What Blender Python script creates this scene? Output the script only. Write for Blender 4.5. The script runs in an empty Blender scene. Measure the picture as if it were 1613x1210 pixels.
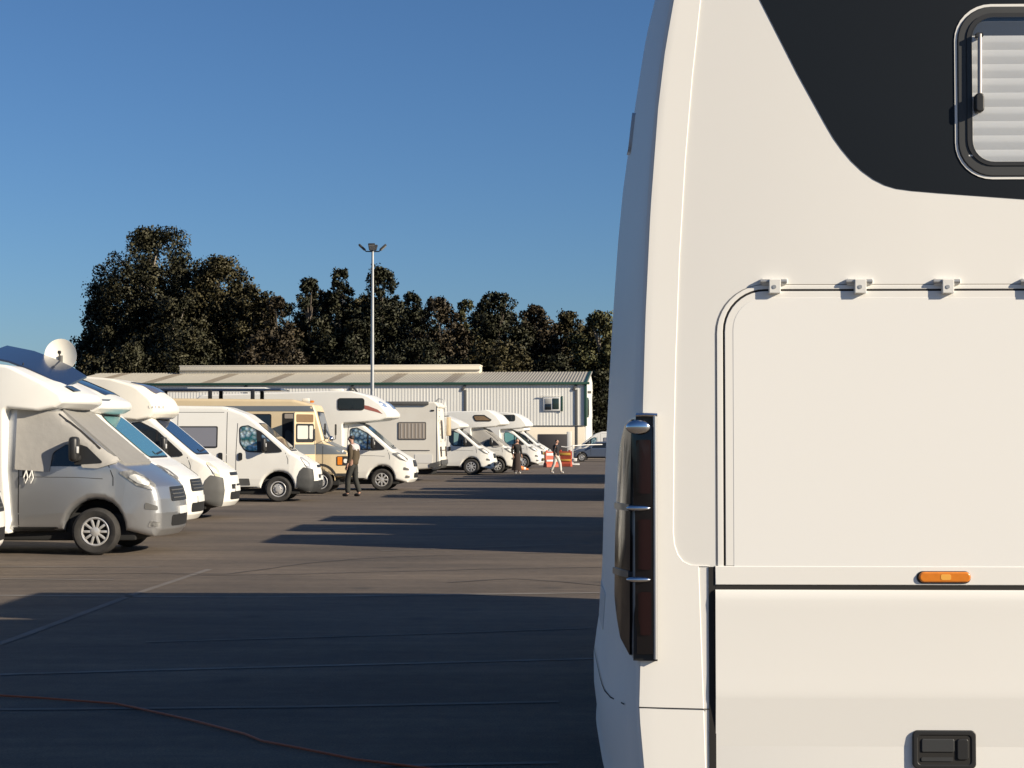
import bpy, bmesh, math, random
from mathutils import Vector, Matrix
from mathutils.bvhtree import BVHTree
R = math.radians
random.seed(7)
scene = bpy.context.scene
col = scene.collection

# ------------------------------------------------------------------ camera
F, HZ, CH = 2600.0, 690.0, 1.69          # focal length and horizon row in photo pixels, camera height
PITCH = math.atan((HZ - 605) / F)
cd = bpy.data.cameras.new('camera'); cam = bpy.data.objects.new('camera', cd); col.objects.link(cam)
cd.sensor_width = 36; cd.lens = 36 * F / 1613; cd.clip_end = 5000; cd.clip_start = .05
cam.location = (0, 0, CH); cam.rotation_euler = (R(90) + PITCH, 0, 0)
scene.camera = cam
# ------------------------------------------------------------------ light
SUN_EL, SUN_AZ = R(23.5), R(26)            # from the right, 26 degrees behind the camera plane
sund = Vector((math.cos(SUN_AZ) * math.cos(SUN_EL), -math.sin(SUN_AZ) * math.cos(SUN_EL), math.sin(SUN_EL)))
w = bpy.data.worlds.new('World'); scene.world = w; w.use_nodes = True
nt = w.node_tree
sky = nt.nodes.new('ShaderNodeTexSky'); sky.sky_type = 'NISHITA'; sky.sun_disc = False
sky.sun_elevation = SUN_EL; sky.sun_rotation = R(90) + SUN_AZ
sky.air_density = 1.0; sky.dust_density = .5; sky.ozone_density = 8.0; sky.altitude = 0
bg = nt.nodes['Background']; bg.inputs[1].default_value = .063
nt.links.new(sky.outputs[0], bg.inputs[0])
ld = bpy.data.lights.new('sun', 'SUN'); sun = bpy.data.objects.new('sun', ld); col.objects.link(sun)
ld.energy = 5.0; ld.angle = R(.5); ld.color = (1, .875, .69)
sun.rotation_euler = (-sund).to_track_quat('-Z', 'Y').to_euler(); sun.location = (20, -10, 30)
scene.view_settings.view_transform = 'Standard'; scene.view_settings.look = 'None'
scene.view_settings.exposure = .58; scene.view_settings.gamma = 1
scene.cycles.use_denoising = True
scene.cycles.max_bounces = 6

# ------------------------------------------------------------------ helpers
def ray(px, py):
    a = (px - 806.5) / F; b = -(py - 605) / F
    c, s = math.cos(PITCH), math.sin(PITCH)
    return Vector((a, c - b * s, s + b * c))
def G(px, py, z=0):
    d = ray(px, py); t = (z - CH) / d.z
    return Vector((d.x * t, d.y * t, z))
def at(px, py, Y):
    d = ray(px, py); t = Y / d.y
    return Vector((d.x * t, Y, CH + d.z * t))

def empty(name, loc=(0, 0, 0), rz=0, parent=None):
    o = bpy.data.objects.new(name, None); col.objects.link(o)
    o.location = loc; o.rotation_euler = (0, 0, rz); o.empty_display_size = .2
    if parent: o.parent = parent
    return o
def tag(o, label=None, cat=None, group=None, kind=None):
    if label: o['label'] = label
    if cat: o['category'] = cat
    if group: o['group'] = group
    if kind: o['kind'] = kind
    return o
def obj(name, bm, m, parent=None, smooth=None):
    me = bpy.data.meshes.new(name); bm.normal_update(); bm.to_mesh(me); bm.free()
    for x in (m if isinstance(m, (list, tuple)) else [m]): me.materials.append(x)
    if smooth:
        me.polygons.foreach_set('use_smooth', [True] * len(me.polygons)); me.set_sharp_from_angle(angle=R(smooth))
    o = bpy.data.objects.new(name, me); col.objects.link(o)
    if parent: o.parent = parent
    return o
def inst(name, me, parent, loc=(0, 0, 0), rot=(0, 0, 0), scale=(1, 1, 1)):
    o = bpy.data.objects.new(name, me); col.objects.link(o); o.parent = parent
    o.location = loc; o.rotation_euler = rot; o.scale = scale
    return o
def copy_tree(o, parent=None):
    c = o.copy(); col.objects.link(c); c.parent = parent
    for ch in list(o.children): copy_tree(ch, c)
    return c

# ---- materials
MATS = {}
def mat(name, color, rough=.5, metal=0., spec=.5, coat=0., noise=None, bump=None, emit=None):
    """noise=(scale, amount, second colour): colour wear; bump=(scale, strength)"""
    if name in MATS: return MATS[name]
    m = bpy.data.materials.new(name); m.use_nodes = True; MATS[name] = m
    n, l = m.node_tree.nodes, m.node_tree.links; b = n['Principled BSDF']
    c = (*color, 1)
    b.inputs['Base Color'].default_value = c; b.inputs['Roughness'].default_value = rough
    b.inputs['Metallic'].default_value = metal; b.inputs['Specular IOR Level'].default_value = spec
    b.inputs['Coat Weight'].default_value = coat; b.inputs['Coat Roughness'].default_value = .06
    tc = n.new('ShaderNodeTexCoord')
    if noise:
        t = n.new('ShaderNodeTexNoise'); t.inputs['Scale'].default_value = noise[0]; t.inputs['Detail'].default_value = 6
        l.new(tc.outputs['Object'], t.inputs['Vector'])
        r = n.new('ShaderNodeValToRGB'); r.color_ramp.elements[0].position = .35; r.color_ramp.elements[1].position = .7
        mx = n.new('ShaderNodeMix'); mx.data_type = 'RGBA'
        mx.inputs[6].default_value = c; mx.inputs[7].default_value = (*noise[2], 1)
        mm = n.new('ShaderNodeMath'); mm.operation = 'MULTIPLY'; mm.inputs[1].default_value = noise[1]
        l.new(t.outputs[0], r.inputs[0]); l.new(r.outputs[0], mm.inputs[0]); l.new(mm.outputs[0], mx.inputs[0])
        l.new(mx.outputs[2], b.inputs['Base Color'])
    if bump:
        t = n.new('ShaderNodeTexNoise'); t.inputs['Scale'].default_value = bump[0]; t.inputs['Detail'].default_value = 4
        l.new(tc.outputs['Object'], t.inputs['Vector'])
        bp = n.new('ShaderNodeBump'); bp.inputs['Strength'].default_value = bump[1]; bp.inputs['Distance'].default_value = .02
        l.new(t.outputs[0], bp.inputs['Height']); l.new(bp.outputs[0], b.inputs['Normal'])
    if emit:
        b.inputs['Emission Color'].default_value = (*emit[0], 1); b.inputs['Emission Strength'].default_value = emit[1]
    return m
WHITE = mat('white_gelcoat', (.75, .74, .695), .35, coat=.15, noise=(1.1, .35, (.68, .66, .605)))
RVW = mat('cream_gelcoat', (.80, .785, .74), .46, spec=.22, noise=(.9, .4, (.74, .725, .685)), bump=(1.6, .010))
RVD = mat('cream_door_skin', (.81, .80, .765), .46, spec=.22, noise=(1.3, .25, (.78, .77, .73)))
CREAMW = mat('old_white_paint', (.74, .71, .63), .45, noise=(1.5, .5, (.66, .62, .54)))
SILVER = mat('silver_paint', (.50, .51, .52), .30, metal=.8, coat=.4)
BEIGE = mat('beige_paint', (.64, .52, .335), .4, coat=.1, noise=(3, .4, (.57, .45, .28)))
SLATE = mat('slate_grey_paint', (.13, .15, .17), .4, noise=(3, .4, (.17, .18, .19)))
GREYPL = mat('grey_plastic', (.075, .075, .073), .6, noise=(6, .4, (.10, .10, .095)))
DGREYPL = mat('dark_grey_plastic', (.030, .032, .033), .55, noise=(5, .4, (.045, .045, .045)))
BLACK = mat('black_plastic', (.018, .018, .018), .45)
RUBBER = mat('rubber', (.022, .021, .02), .8, noise=(9, .6, (.05, .045, .04)))
SEAL = mat('black_seal', (.012, .011, .010), .8)
LINER = mat('underbody', (.012, .012, .012), .9)
LAMPR = mat('lamp_reflector', (.42, .42, .40), .4, metal=.3)
CHROME = mat('chrome', (.75, .76, .78), .12, metal=1)
ALLOY = mat('alloy', (.62, .61, .59), .32, metal=.45, noise=(14, .5, (.45, .44, .42)))
STEEL = mat('galvanised', (.42, .43, .43), .45, metal=.6, noise=(4, .5, (.33, .33, .33)))
DGLASS = mat('dark_glass', (.012, .016, .02), .06, spec=.7)
BGLASS = mat('blue_glass', (.03, .06, .11), .06, spec=.8)
TEAL = mat('teal_windscreen_blind', (.10, .30, .32), .12, metal=.25, coat=1)
COVER = mat('cab_cover_fabric', (.38, .365, .335), .85, noise=(3, .5, (.33, .315, .29)), bump=(5, .5))
COVER2 = mat('windscreen_cover_fabric', (.23, .225, .21), .85, noise=(4, .5, (.20, .19, .18)), bump=(6, .4))
HEADL = mat('headlamp_lens', (.26, .26, .25), .35, coat=.35, noise=(14, .9, (.03, .03, .032)))
YLENS = mat('aged_headlamp_lens', (.55, .53, .36), .15, coat=1, noise=(9, .6, (.75, .75, .7)))
AMBER = mat('amber_lens', (.72, .22, .02), .25, coat=.6, noise=(60, .5, (.6, .17, .01)))
REDL = mat('red_lens', (.013, .003, .0035), .15, coat=.3)
DARKL = mat('smoked_lens', (.007, .006, .007), .12, coat=.2)
PLATE = mat('plate_white', (.6, .6, .58), .5)
MAROON = mat('maroon_graphic', (.28, .09, .07), .5)
NAVY = mat('dark_vinyl_graphic', (.0035, .0065, .011), .5, spec=.2, noise=(2, .5, (.005, .009, .014)))
SOLAR = mat('solar_panel', (.02, .03, .06), .15, coat=.6)
CURTAIN = mat('curtain', (.30, .26, .22), .85)

def foil(name, a, b_):
    m = mat(name, a, .25, metal=.6, coat=1); n, l = m.node_tree.nodes, m.node_tree.links
    tc = n.new('ShaderNodeTexCoord'); v = n.new('ShaderNodeTexVoronoi'); v.inputs['Scale'].default_value = 9
    l.new(tc.outputs['Object'], v.inputs['Vector'])
    r = n.new('ShaderNodeValToRGB'); r.color_ramp.elements[0].color = (*b_, 1); r.color_ramp.elements[1].color = (*a, 1)
    r.color_ramp.elements[0].position = .15; r.color_ramp.elements[1].position = .75
    l.new(v.outputs[0], r.inputs[0]); l.new(r.outputs[0], n['Principled BSDF'].inputs['Base Color'])
    bp = n.new('ShaderNodeBump'); bp.inputs['Strength'].default_value = .7; bp.inputs['Distance'].default_value = .05
    l.new(v.outputs[0], bp.inputs['Height']); l.new(bp.outputs[0], n['Principled BSDF'].inputs['Normal'])
    return m
FOIL = foil('thermal_foil_blind', (.05, .20, .20), (.75, .85, .82))
FOILB = foil('blue_foil_blind', (.03, .07, .12), (.5, .68, .75))
def pane_mat():
    m = bpy.data.materials.new('clear_pane'); m.use_nodes = True; n, l = m.node_tree.nodes, m.node_tree.links
    n.clear(); o = n.new('ShaderNodeOutputMaterial'); mx = n.new('ShaderNodeMixShader'); t = n.new('ShaderNodeBsdfTransparent')
    t.inputs[0].default_value = (.95, .955, .96, 1)
    g = n.new('ShaderNodeBsdfGlossy'); g.inputs['Roughness'].default_value = .03; lw = n.new('ShaderNodeLayerWeight')
    pw = n.new('ShaderNodeMath'); pw.operation = 'POWER'; pw.inputs[1].default_value = 5; l.new(lw.outputs['Facing'], pw.inputs[0])
    ad = n.new('ShaderNodeMath'); ad.operation = 'MULTIPLY_ADD'; ad.inputs[1].default_value = .9; ad.inputs[2].default_value = .04
    l.new(pw.outputs[0], ad.inputs[0]); l.new(ad.outputs[0], mx.inputs[0]); l.new(t.outputs[0], mx.inputs[1]); l.new(g.outputs[0], mx.inputs[2]); l.new(mx.outputs[0], o.inputs[0])
    return m
PANE = pane_mat()

# ---- 2D outlines
def fil(pts, seg=5):
    """closed outline from (x, z[, corner radius])"""
    out = []; n = len(pts)
    for i, p in enumerate(pts):
        r = p[2] if len(p) > 2 else 0
        P = Vector(p[:2])
        if r <= 0: out.append(P); continue
        A = (Vector(pts[i - 1][:2]) - P); B = (Vector(pts[(i + 1) % n][:2]) - P)
        la, lb = A.length, B.length; A.normalize(); B.normalize()
        ang = A.angle(B)
        if ang > 3.1: out.append(P); continue
        t = min(r / math.tan(ang / 2), la * .49, lb * .49); rr = t * math.tan(ang / 2)
        bis = (A + B).normalized(); C = P + bis * (rr / math.sin(ang / 2))
        a0 = P + A * t - C; a1 = P + B * t - C
        s0 = math.atan2(a0.y, a0.x); d = math.atan2(a1.y, a1.x) - s0
        while d > math.pi: d -= 2 * math.pi
        while d < -math.pi: d += 2 * math.pi
        for k in range(seg + 1):
            a = s0 + d * k / seg; out.append(C + Vector((math.cos(a), math.sin(a))) * rr)
    res = []
    for p in out:
        if not res or (p - res[-1]).length > 1e-4: res.append(p)
    if (res[0] - res[-1]).length < 1e-4: res.pop()
    return res
def rrect(x0, z0, x1, z1, r, seg=6):
    return fil([(x0, z0, r), (x1, z0, r), (x1, z1, r), (x0, z1, r)], seg)
def area(p): return sum(p[i - 1].x * p[i].y - p[i].x * p[i - 1].y for i in range(len(p))) / 2
def inset(p, d):
    s = 1 if area(p) > 0 else -1; out = []; n = len(p)
    for i in range(n):
        a = (p[i] - p[i - 1]).normalized(); b = (p[(i + 1) % n] - p[i]).normalized()
        na = Vector((-a.y, a.x)) * s; nb = Vector((-b.y, b.x)) * s
        m = na + nb
        if m.length < .2: m = na
        m.normalize(); k = max(.6, m.dot(na)); out.append(p[i] + m * (d / k))
    return out
def strip2(pts, wd):
    pts = [Vector(p) for p in pts]; L, Rr = [], []
    for i, p in enumerate(pts):
        d = (pts[min(i + 1, len(pts) - 1)] - pts[max(i - 1, 0)]).normalized(); nn = Vector((-d.y, d.x)) * wd / 2
        L.append(p + nn); Rr.append(p - nn)
    return L + Rr[::-1]
def arch(cx, cz, r, n=12): return [(cx + r * math.cos(a), cz + r * math.sin(a)) for a in [math.pi * (1 - k / n) for k in range(n + 1)]]

# ---- solids
def loft(poly, W, r, deform=None, nr=4, ny=5, cx=(), cz=()):
    """outline in x-z swept across y with rounded shoulders, then bent"""
    poly = [Vector(p[:2]) for p in poly]
    if area(poly) < 0: poly = poly[::-1]
    secs = []
    for k in range(nr + 1):
        a = math.pi / 2 * k / nr; secs.append((-(W - r) - r * math.cos(a), r * (1 - math.sin(a))))
    for k in range(1, ny): secs.append((-(W - r) + 2 * (W - r) * k / ny, 0))
    secs += [(-y, i) for y, i in secs[:nr + 1][::-1]]
    bm = bmesh.new(); rings = []
    for y, i in secs:
        q = inset(poly, i) if i > 1e-6 else poly
        rings.append([bm.verts.new((p.x, y, p.y)) for p in q])
    n = len(poly)
    for a, b in zip(rings, rings[1:]):
        for i in range(n): bm.faces.new((a[i], a[(i + 1) % n], b[(i + 1) % n], b[i]))
    c0 = bm.faces.new(rings[0][::-1]); c1 = bm.faces.new(rings[-1])
    bmesh.ops.recalc_face_normals(bm, faces=bm.faces)
    bmesh.ops.triangulate(bm, faces=[c0, c1])
    for X in cx: bmesh.ops.bisect_plane(bm, geom=bm.verts[:] + bm.edges[:] + bm.faces[:], plane_co=(X, 0, 0), plane_no=(1, 0, 0))
    for Z in cz: bmesh.ops.bisect_plane(bm, geom=bm.verts[:] + bm.edges[:] + bm.faces[:], plane_co=(0, 0, Z), plane_no=(0, 0, 1))
    if deform:
        for v in bm.verts: v.co = Vector(deform(*v.co))
    bmesh.ops.recalc_face_normals(bm, faces=bm.faces)
    return bm
def wn(o): o.modifiers.new('even_normals', 'WEIGHTED_NORMAL').keep_sharp = True
def tree_of(bm): return BVHTree.FromBMesh(bm)
def decal(name, bvh, poly, m, parent, axis='y', side=-1, off=.006, skirt=.008, step=.12, smooth=40):
    """a skin laid on a body: the outline is projected along y (side view) or x (front view)"""
    bm = bmesh.new(); poly = [Vector(p[:2]) for p in poly]
    f = bm.faces.new([bm.verts.new((p.x, 0, p.y)) for p in poly])
    bmesh.ops.triangulate(bm, faces=[f])
    xs = [p.x for p in poly]; zs = [p.y for p in poly]
    for lo, hi, no in ((min(xs), max(xs), (1, 0, 0)), (min(zs), max(zs), (0, 0, 1))):
        k = max(1, int((hi - lo) / step))
        for i in range(1, k):
            c = lo + (hi - lo) * i / k
            bmesh.ops.bisect_plane(bm, geom=bm.verts[:] + bm.edges[:] + bm.faces[:], plane_co=Vector(no) * c, plane_no=no)
    bmesh.ops.dissolve_limit(bm, angle_limit=.001, verts=[], edges=[]) if False else None
    bnd = [e for e in bm.edges if len(e.link_faces) == 1]
    base = {}
    for v in bm.verts:
        if axis == 'y': o = Vector((v.co.x, side * 6, v.co.z)); d = Vector((0, -side, 0))
        elif axis == 'd': d = Vector((-.64, -side * .77, 0)); o = Vector((v.co.x, side * .86, v.co.z)) - d * 6
        elif axis == 'z': o = Vector((v.co.x, v.co.z, 6)); d = Vector((0, 0, -1))
        else: o = Vector((side * 8, v.co.x, v.co.z)); d = Vector((-side, 0, 0))
        h, nrm, _, _ = bvh.ray_cast(o, d)
        if h is None:
            h, nrm, _, _ = bvh.find_nearest(o + d * (6.9 if axis == 'y' else 6 if axis == 'd' else 8))
        if nrm.dot(d) > 0: nrm = -nrm
        nrm = (nrm - d * .4).normalized()
        v.co = h + nrm * off; base[v] = h - nrm * .004
    if skirt:
        g = bmesh.ops.extrude_edge_only(bm, edges=bnd)
        for v in [e for e in g['geom'] if isinstance(e, bmesh.types.BMVert)]:
            near = min(base.items(), key=lambda kv: (kv[0].co - v.co).length_squared) if False else None
            h, nrm, _, _ = bvh.find_nearest(v.co)
            v.co = h - (v.co - h) * .3
    bmesh.ops.recalc_face_normals(bm, faces=bm.faces)
    f0 = max(bm.faces, key=lambda f: f.calc_area()); want = Vector((0, side, 0)) if axis in 'yd' else (Vector((0, 0, 1)) if axis == 'z' else Vector((side, 0, 0)))
    if f0.normal.dot(want) < 0: bmesh.ops.reverse_faces(bm, faces=bm.faces)
    return obj(name, bm, m, parent, smooth)
def both(name, bvh, poly, m, parent, **k):
    return [decal(name, bvh, poly, m, parent, side=s, **k) for s in (-1, 1)]
def sweep_plate(bm, outer, inner, a, b, fn):
    """prism (or ring) of an outline between depths a and b; fn(u, w, depth) -> point"""
    def ringv(p, d): return [bm.verts.new(fn(q.x, q.y, d)) for q in p]
    A, B = ringv(outer, a), ringv(outer, b); n = len(outer)
    for i in range(n): bm.faces.new((A[i], A[(i + 1) % n], B[(i + 1) % n], B[i]))
    if inner is None: bm.faces.new(A[::-1]); bm.faces.new(B)
    else:
        C, D = ringv(inner, a), ringv(inner, b); k = len(inner)
        for i in range(k): bm.faces.new((C[i], D[i], D[(i + 1) % k], C[(i + 1) % k]))
        for i in range(n):
            bm.faces.new((A[i], C[i], C[(i + 1) % n], A[(i + 1) % n])); bm.faces.new((B[i], B[(i + 1) % n], D[(i + 1) % n], D[i]))
def box(bm, c, s, rz=0, ry=0, rx=0, bev=0):
    M = Matrix.Translation(c) @ Matrix.Rotation(rz, 4, 'Z') @ Matrix.Rotation(ry, 4, 'Y') @ Matrix.Rotation(rx, 4, 'X') @ Matrix.Diagonal((*s, 1))
    g = bmesh.ops.create_cube(bm, size=1, matrix=M)
    if bev:
        es = list({e for v in g['verts'] for e in v.link_edges})
        bmesh.ops.bevel(bm, geom=es, offset=bev, segments=2, affect='EDGES', profile=.5)
def bx(name, c, s, m, parent=None, bev=.01, **k):
    bm = bmesh.new(); box(bm, c, s, bev=bev, **k); return obj(name, bm, m, parent, 40)
def tube(bm, pts, rad, n=8, cap=True):
    pts = [Vector(p) for p in pts]; rings = []
    up = None
    for i, p in enumerate(pts):
        d = (pts[min(i + 1, len(pts) - 1)] - pts[max(i - 1, 0)]).normalized()
        if up is None: up = Vector((0, 0, 1)) if abs(d.z) < .9 else Vector((1, 0, 0))
        u = d.cross(up).normalized(); v = u.cross(d).normalized(); up = v
        r = rad[i] if isinstance(rad, (list, tuple)) else rad
        rings.append([bm.verts.new(p + (u * math.cos(2 * math.pi * k / n) + v * math.sin(2 * math.pi * k / n)) * r) for k in range(n)])
    for a, b in zip(rings, rings[1:]):
        for k in range(n): bm.faces.new((a[k], a[(k + 1) % n], b[(k + 1) % n], b[k]))
    if cap: bm.faces.new(rings[0][::-1]); bm.faces.new(rings[-1])
def tb(name, pts, rad, m, parent=None, n=8):
    bm = bmesh.new(); tube(bm, pts, rad, n); return obj(name, bm, m, parent, 40)
def lathe_y(bm, prof, n=28):
    """profile (radius, y) turned about the y axis"""
    rings = [[bm.verts.new((r * math.cos(2 * math.pi * k / n), y, r * math.sin(2 * math.pi * k / n))) for k in range(n)] for r, y in prof]
    for a, b in zip(rings, rings[1:]):
        for k in range(n): bm.faces.new((a[k], a[(k + 1) % n], b[(k + 1) % n], b[k]))
    return rings

# ------------------------------------------------------------------ wheels (outer face looks to -y)
WM = {}
def wheel_meshes(kind):
    if kind in WM: return WM[kind]
    ro = .34
    bm = bmesh.new()
    lathe_y(bm, [(.205, -.085), (.235, -.105), (.30, -.108), (.328, -.09), (ro, -.06), (ro, .06), (.328, .09), (.235, .10), (.205, .08), (.205, -.085)], 32)
    ty = obj('tyre', bm, RUBBER, None, 35)
    bm = bmesh.new()
    lathe_y(bm, [(.212, -.088), (.198, -.096), (.182, -.09), (.176, -.03), (.170, -.03)], 32)
    if kind == 'alloy':
        for k in range(10):
            a = 2 * math.pi * k / 10
            box(bm, (math.cos(a) * .115, -.066, math.sin(a) * .115), (.15, .04, .036), ry=-a, bev=.006)
        lathe_y(bm, [(.07, -.04), (.065, -.09), (.04, -.098), (0, -.1)], 20)
    elif kind == 'cap':
        for k in range(8):
            a = 2 * math.pi * k / 8
            box(bm, (math.cos(a) * .118, -.085, math.sin(a) * .118), (.135, .03, .052), ry=-a, bev=.008)
        lathe_y(bm, [(.085, -.05), (.08, -.098), (.05, -.106), (0, -.107)], 20)
    else:
        lathe_y(bm, [(.15, -.03), (.14, -.06), (.08, -.065), (.07, -.10), (0, -.105)], 24)
        for k in range(5):
            a = 2 * math.pi * k / 5
            tube(bm, [(math.cos(a) * .105, -.06, math.sin(a) * .105), (math.cos(a) * .105, -.08, math.sin(a) * .105)], .014, 6)
    rm = obj('rim', bm, ALLOY, None, 35)
    bm = bmesh.new(); lathe_y(bm, [(.19, -.030), (0, -.030)], 20); lathe_y(bm, [(.19, .06), (0, .06)], 20)
    dk = obj('dark_gap_disc', bm, LINER)  # dark discs behind the spokes stand in for shade in the wheel gaps
    WM[kind] = (ty.data, rm.data, dk.data)
    for o in (ty, rm, dk): bpy.data.objects.remove(o)
    return WM[kind]
def wheel(parent, x, y, kind='cap', s=1.0, steer=0):
    me = wheel_meshes(kind)
    e = empty('wheel', (x, y, .34 * s), (0 if y < 0 else math.pi) + steer, parent); e.scale = (s, s, s)
    for nm, d in zip(('tyre', 'rim', 'dark_gap_disc'), me): inst(nm, d, e)
    return e

# ------------------------------------------------------------------ ground
def asphalt():
    m = mat('asphalt', (.098, .088, .078), .85); n, l = m.node_tree.nodes, m.node_tree.links; b = n['Principled BSDF']
    tc = n.new('ShaderNodeTexCoord')
    def noise(s, det, sc=(1, 1, 1)):
        mp = n.new('ShaderNodeMapping'); mp.inputs['Scale'].default_value = sc; l.new(tc.outputs['Object'], mp.inputs[0])
        t = n.new('ShaderNodeTexNoise'); t.inputs['Scale'].default_value = s; t.inputs['Detail'].default_value = det; t.inputs['Roughness'].default_value = .6
        l.new(mp.outputs[0], t.inputs['Vector']); return t.outputs[0]
    def ramp(src, p0, p1, c0, c1):
        r = n.new('ShaderNodeValToRGB'); r.color_ramp.elements[0].position = p0; r.color_ramp.elements[1].position = p1
        r.color_ramp.elements[0].color = (*c0, 1); r.color_ramp.elements[1].color = (*c1, 1); l.new(src, r.inputs[0]); return r.outputs[0]
    def mix(mode, fac, a, c):
        x = n.new('ShaderNodeMix'); x.data_type = 'RGBA'; x.blend_type = mode
        if isinstance(fac, float): x.inputs[0].default_value = fac
        else: l.new(fac, x.inputs[0])
        l.new(a, x.inputs[6])
        if isinstance(c, tuple): x.inputs[7].default_value = (*c, 1)
        else: l.new(c, x.inputs[7])
        return x.outputs[2]
    c = ramp(noise(.12, 5), .3, .72, (.100, .081, .063), (.172, .139, .107))
    c = mix('MULTIPLY', 1.0, c, ramp(noise(.55, 6, (.5, 1.4, 1)), .28, .7, (.66, .65, .66), (1.2, 1.17, 1.13)))
    c = mix('MULTIPLY', 1.0, c, ramp(noise(60, 4), .3, .7, (.72, .72, .73), (1.28, 1.27, 1.25)))
    c = mix('MULTIPLY', 1.0, c, ramp(noise(7, 6), .3, .75, (.82, .82, .82), (1.12, 1.12, 1.12)))
    c = mix('MULTIPLY', 1.0, c, ramp(noise(1.6, 7, (.25, 2.2, 1)), .34, .66, (.84, .84, .85), (1.14, 1.13, 1.11)))
    # oil drips
    v = n.new('ShaderNodeTexVoronoi'); v.inputs['Scale'].default_value = .8; l.new(tc.outputs['Object'], v.inputs['Vector'])
    c = mix('MIX', ramp(v.outputs[0], .03, .16, (.55, .55, .55), (0, 0, 0)), c, (.03, .028, .026))
    # pale grit
    c = mix('MIX', ramp(noise(150, 2), .70, .76, (0, 0, 0), (.6, .6, .6)), c, (.22, .20, .175))
    l.new(c, b.inputs['Base Color'])
    bp = n.new('ShaderNodeBump'); bp.inputs['Strength'].default_value = .55; bp.inputs['Distance'].default_value = .012
    l.new(noise(90, 5), bp.inputs['Height']); l.new(bp.outputs[0], b.inputs['Normal'])
    return m
bm = bmesh.new()
f = bm.faces.new([bm.verts.new(p) for p in ((-1500, -400, 0), (1500, -400, 0), (1500, 3000, 0), (-1500, 3000, 0))])
tag(obj('ground', bm, asphalt()), 'worn grey brown asphalt of the motorhome parking lot', 'asphalt', kind='structure')
LINEM = mat('worn_line_paint', (.25, .23, .205), .8, noise=(2.3, 1.0, (.145, .125, .105)))
LINEM2 = mat('faded_line_paint', (.175, .155, .135), .8, noise=(1.7, 1.0, (.128, .108, .09)))
CRACKM = mat('tar_sealed_crack', (.050, .043, .037), .7, noise=(1.2, 1.0, (.11, .092, .075)))
def ground_strip(name, px, wd, m, z, jitter=0):
    p = [G(*q) for q in px]; pts = []
    for a, b in zip(p, p[1:]):
        k = max(2, int((b - a).length / .5))
        for i in range(k): pts.append((a.lerp(b, i / k)).to_2d())
    pts.append(p[-1].to_2d())
    if jitter: pts = [q + Vector((random.uniform(-1, 1), random.uniform(-1, 1))) * jitter for q in pts]
    bm = bmesh.new(); n = len(pts); vs = [bm.verts.new((q.x, q.y, z)) for q in strip2(pts, wd)]
    for i in range(n - 1): bm.faces.new((vs[i], vs[2 * n - 1 - i], vs[2 * n - 2 - i], vs[i + 1]))
    bmesh.ops.recalc_face_normals(bm, faces=bm.faces)
    if bm.faces[:][0].normal.z < 0: bmesh.ops.reverse_faces(bm, faces=bm.faces)
    return tag(obj(name, bm, m), kind='structure')
for q, wd, m in (([(-60, 1065), (250, 1056), (940, 1038)], .07, LINEM), ([(-60, 1119), (480, 1114), (880, 1106)], .07, LINEM2),
                 ([(230, 1012), (640, 1000), (930, 990)], .06, LINEM2), ([(-40, 938), (400, 941), (960, 934)], .11, LINEM),
                 ([(-40, 912), (180, 914)], .10, LINEM2), ([(-40, 893), (250, 894)], .11, LINEM2),
                 ([(-40, 1028), (30, 1004), (210, 937), (330, 897)], .09, LINEM2), ([(600, 1207), (880, 1202)], .06, LINEM2),
                 ([(600, 868), (930, 856)], .1, LINEM2), ([(640, 792), (720, 789)], .12, LINEM), ([(500, 834), (560, 831)], .14, LINEM)):
    tag(ground_strip('parking_line', q, wd, m, .004), 'worn pale bay line painted across the asphalt', 'parking line', 'worn bay lines')
for q in ([(-40, 906), (130, 905), (260, 903), (360, 905), (420, 897), (480, 887), (560, 881), (720, 874), (960, 870)],
          [(300, 907), (480, 905), (640, 900), (760, 897), (960, 894)], [(700, 918), (810, 912), (960, 924)]):
    tag(ground_strip('crack', q, .035, CRACKM, .006, .06), 'dark tar sealed crack wandering across the asphalt', 'crack', 'sealed cracks')
CORD = mat('orange_cord', (.45, .09, .025), .55)
cp = [G(*q, .012) for q in ((-60, 1092), (60, 1099), (180, 1108), (210, 1114), (300, 1134), (385, 1156), (412, 1167), (470, 1178), (560, 1196), (640, 1206), (760, 1222), (900, 1238))]
tag(tb('extension_cord', cp, .007, CORD, None, 6), 'thin orange extension cord lying across the shaded asphalt', 'cord')

# ------------------------------------------------------------------ the large motorhome close by
TH = R(1.3); DRV = 4.643
rv = empty('integrated_motorhome', (0, DRV, 0), -TH)
tag(rv, 'large cream motorhome seen at its rear corner with dark graphic, locker door and tail lamp', 'motorhome')
def S(px, py):
    """photo pixel -> (x, z) on the motorhome's near side wall (its own plane)"""
    d = ray(px, py); nx, ny = math.sin(TH), math.cos(TH)
    t = (DRV * ny) / (d.x * nx + d.y * ny); P = d * t
    return Vector(((P.x) * math.cos(TH) - (P.y - DRV) * math.sin(TH), CH + P.z))
def interp(tab, z):
    if z <= tab[0][0]: return tab[0][1]
    for (a, va), (b, vb) in zip(tab, tab[1:]):
        if z <= b: return va + (vb - va) * (z - a) / (b - a)
    return tab[-1][1]
_c = [S(*q) for q in ((1055, 0), (1041, 80), (1030, 170), (1018, 330), (1010, 500), (1006, 640), (1003, 850), (1002, 1040), (1000, 1120), (1008, 1210))]
CORN = sorted([(p.y, p.x) for p in _c]); CORN = [(.36, CORN[0][1] + .06), (.6, CORN[0][1] + .015)] + CORN + [(3.05, CORN[-1][1] + .022), (3.3, CORN[-1][1] + .07)]
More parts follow.
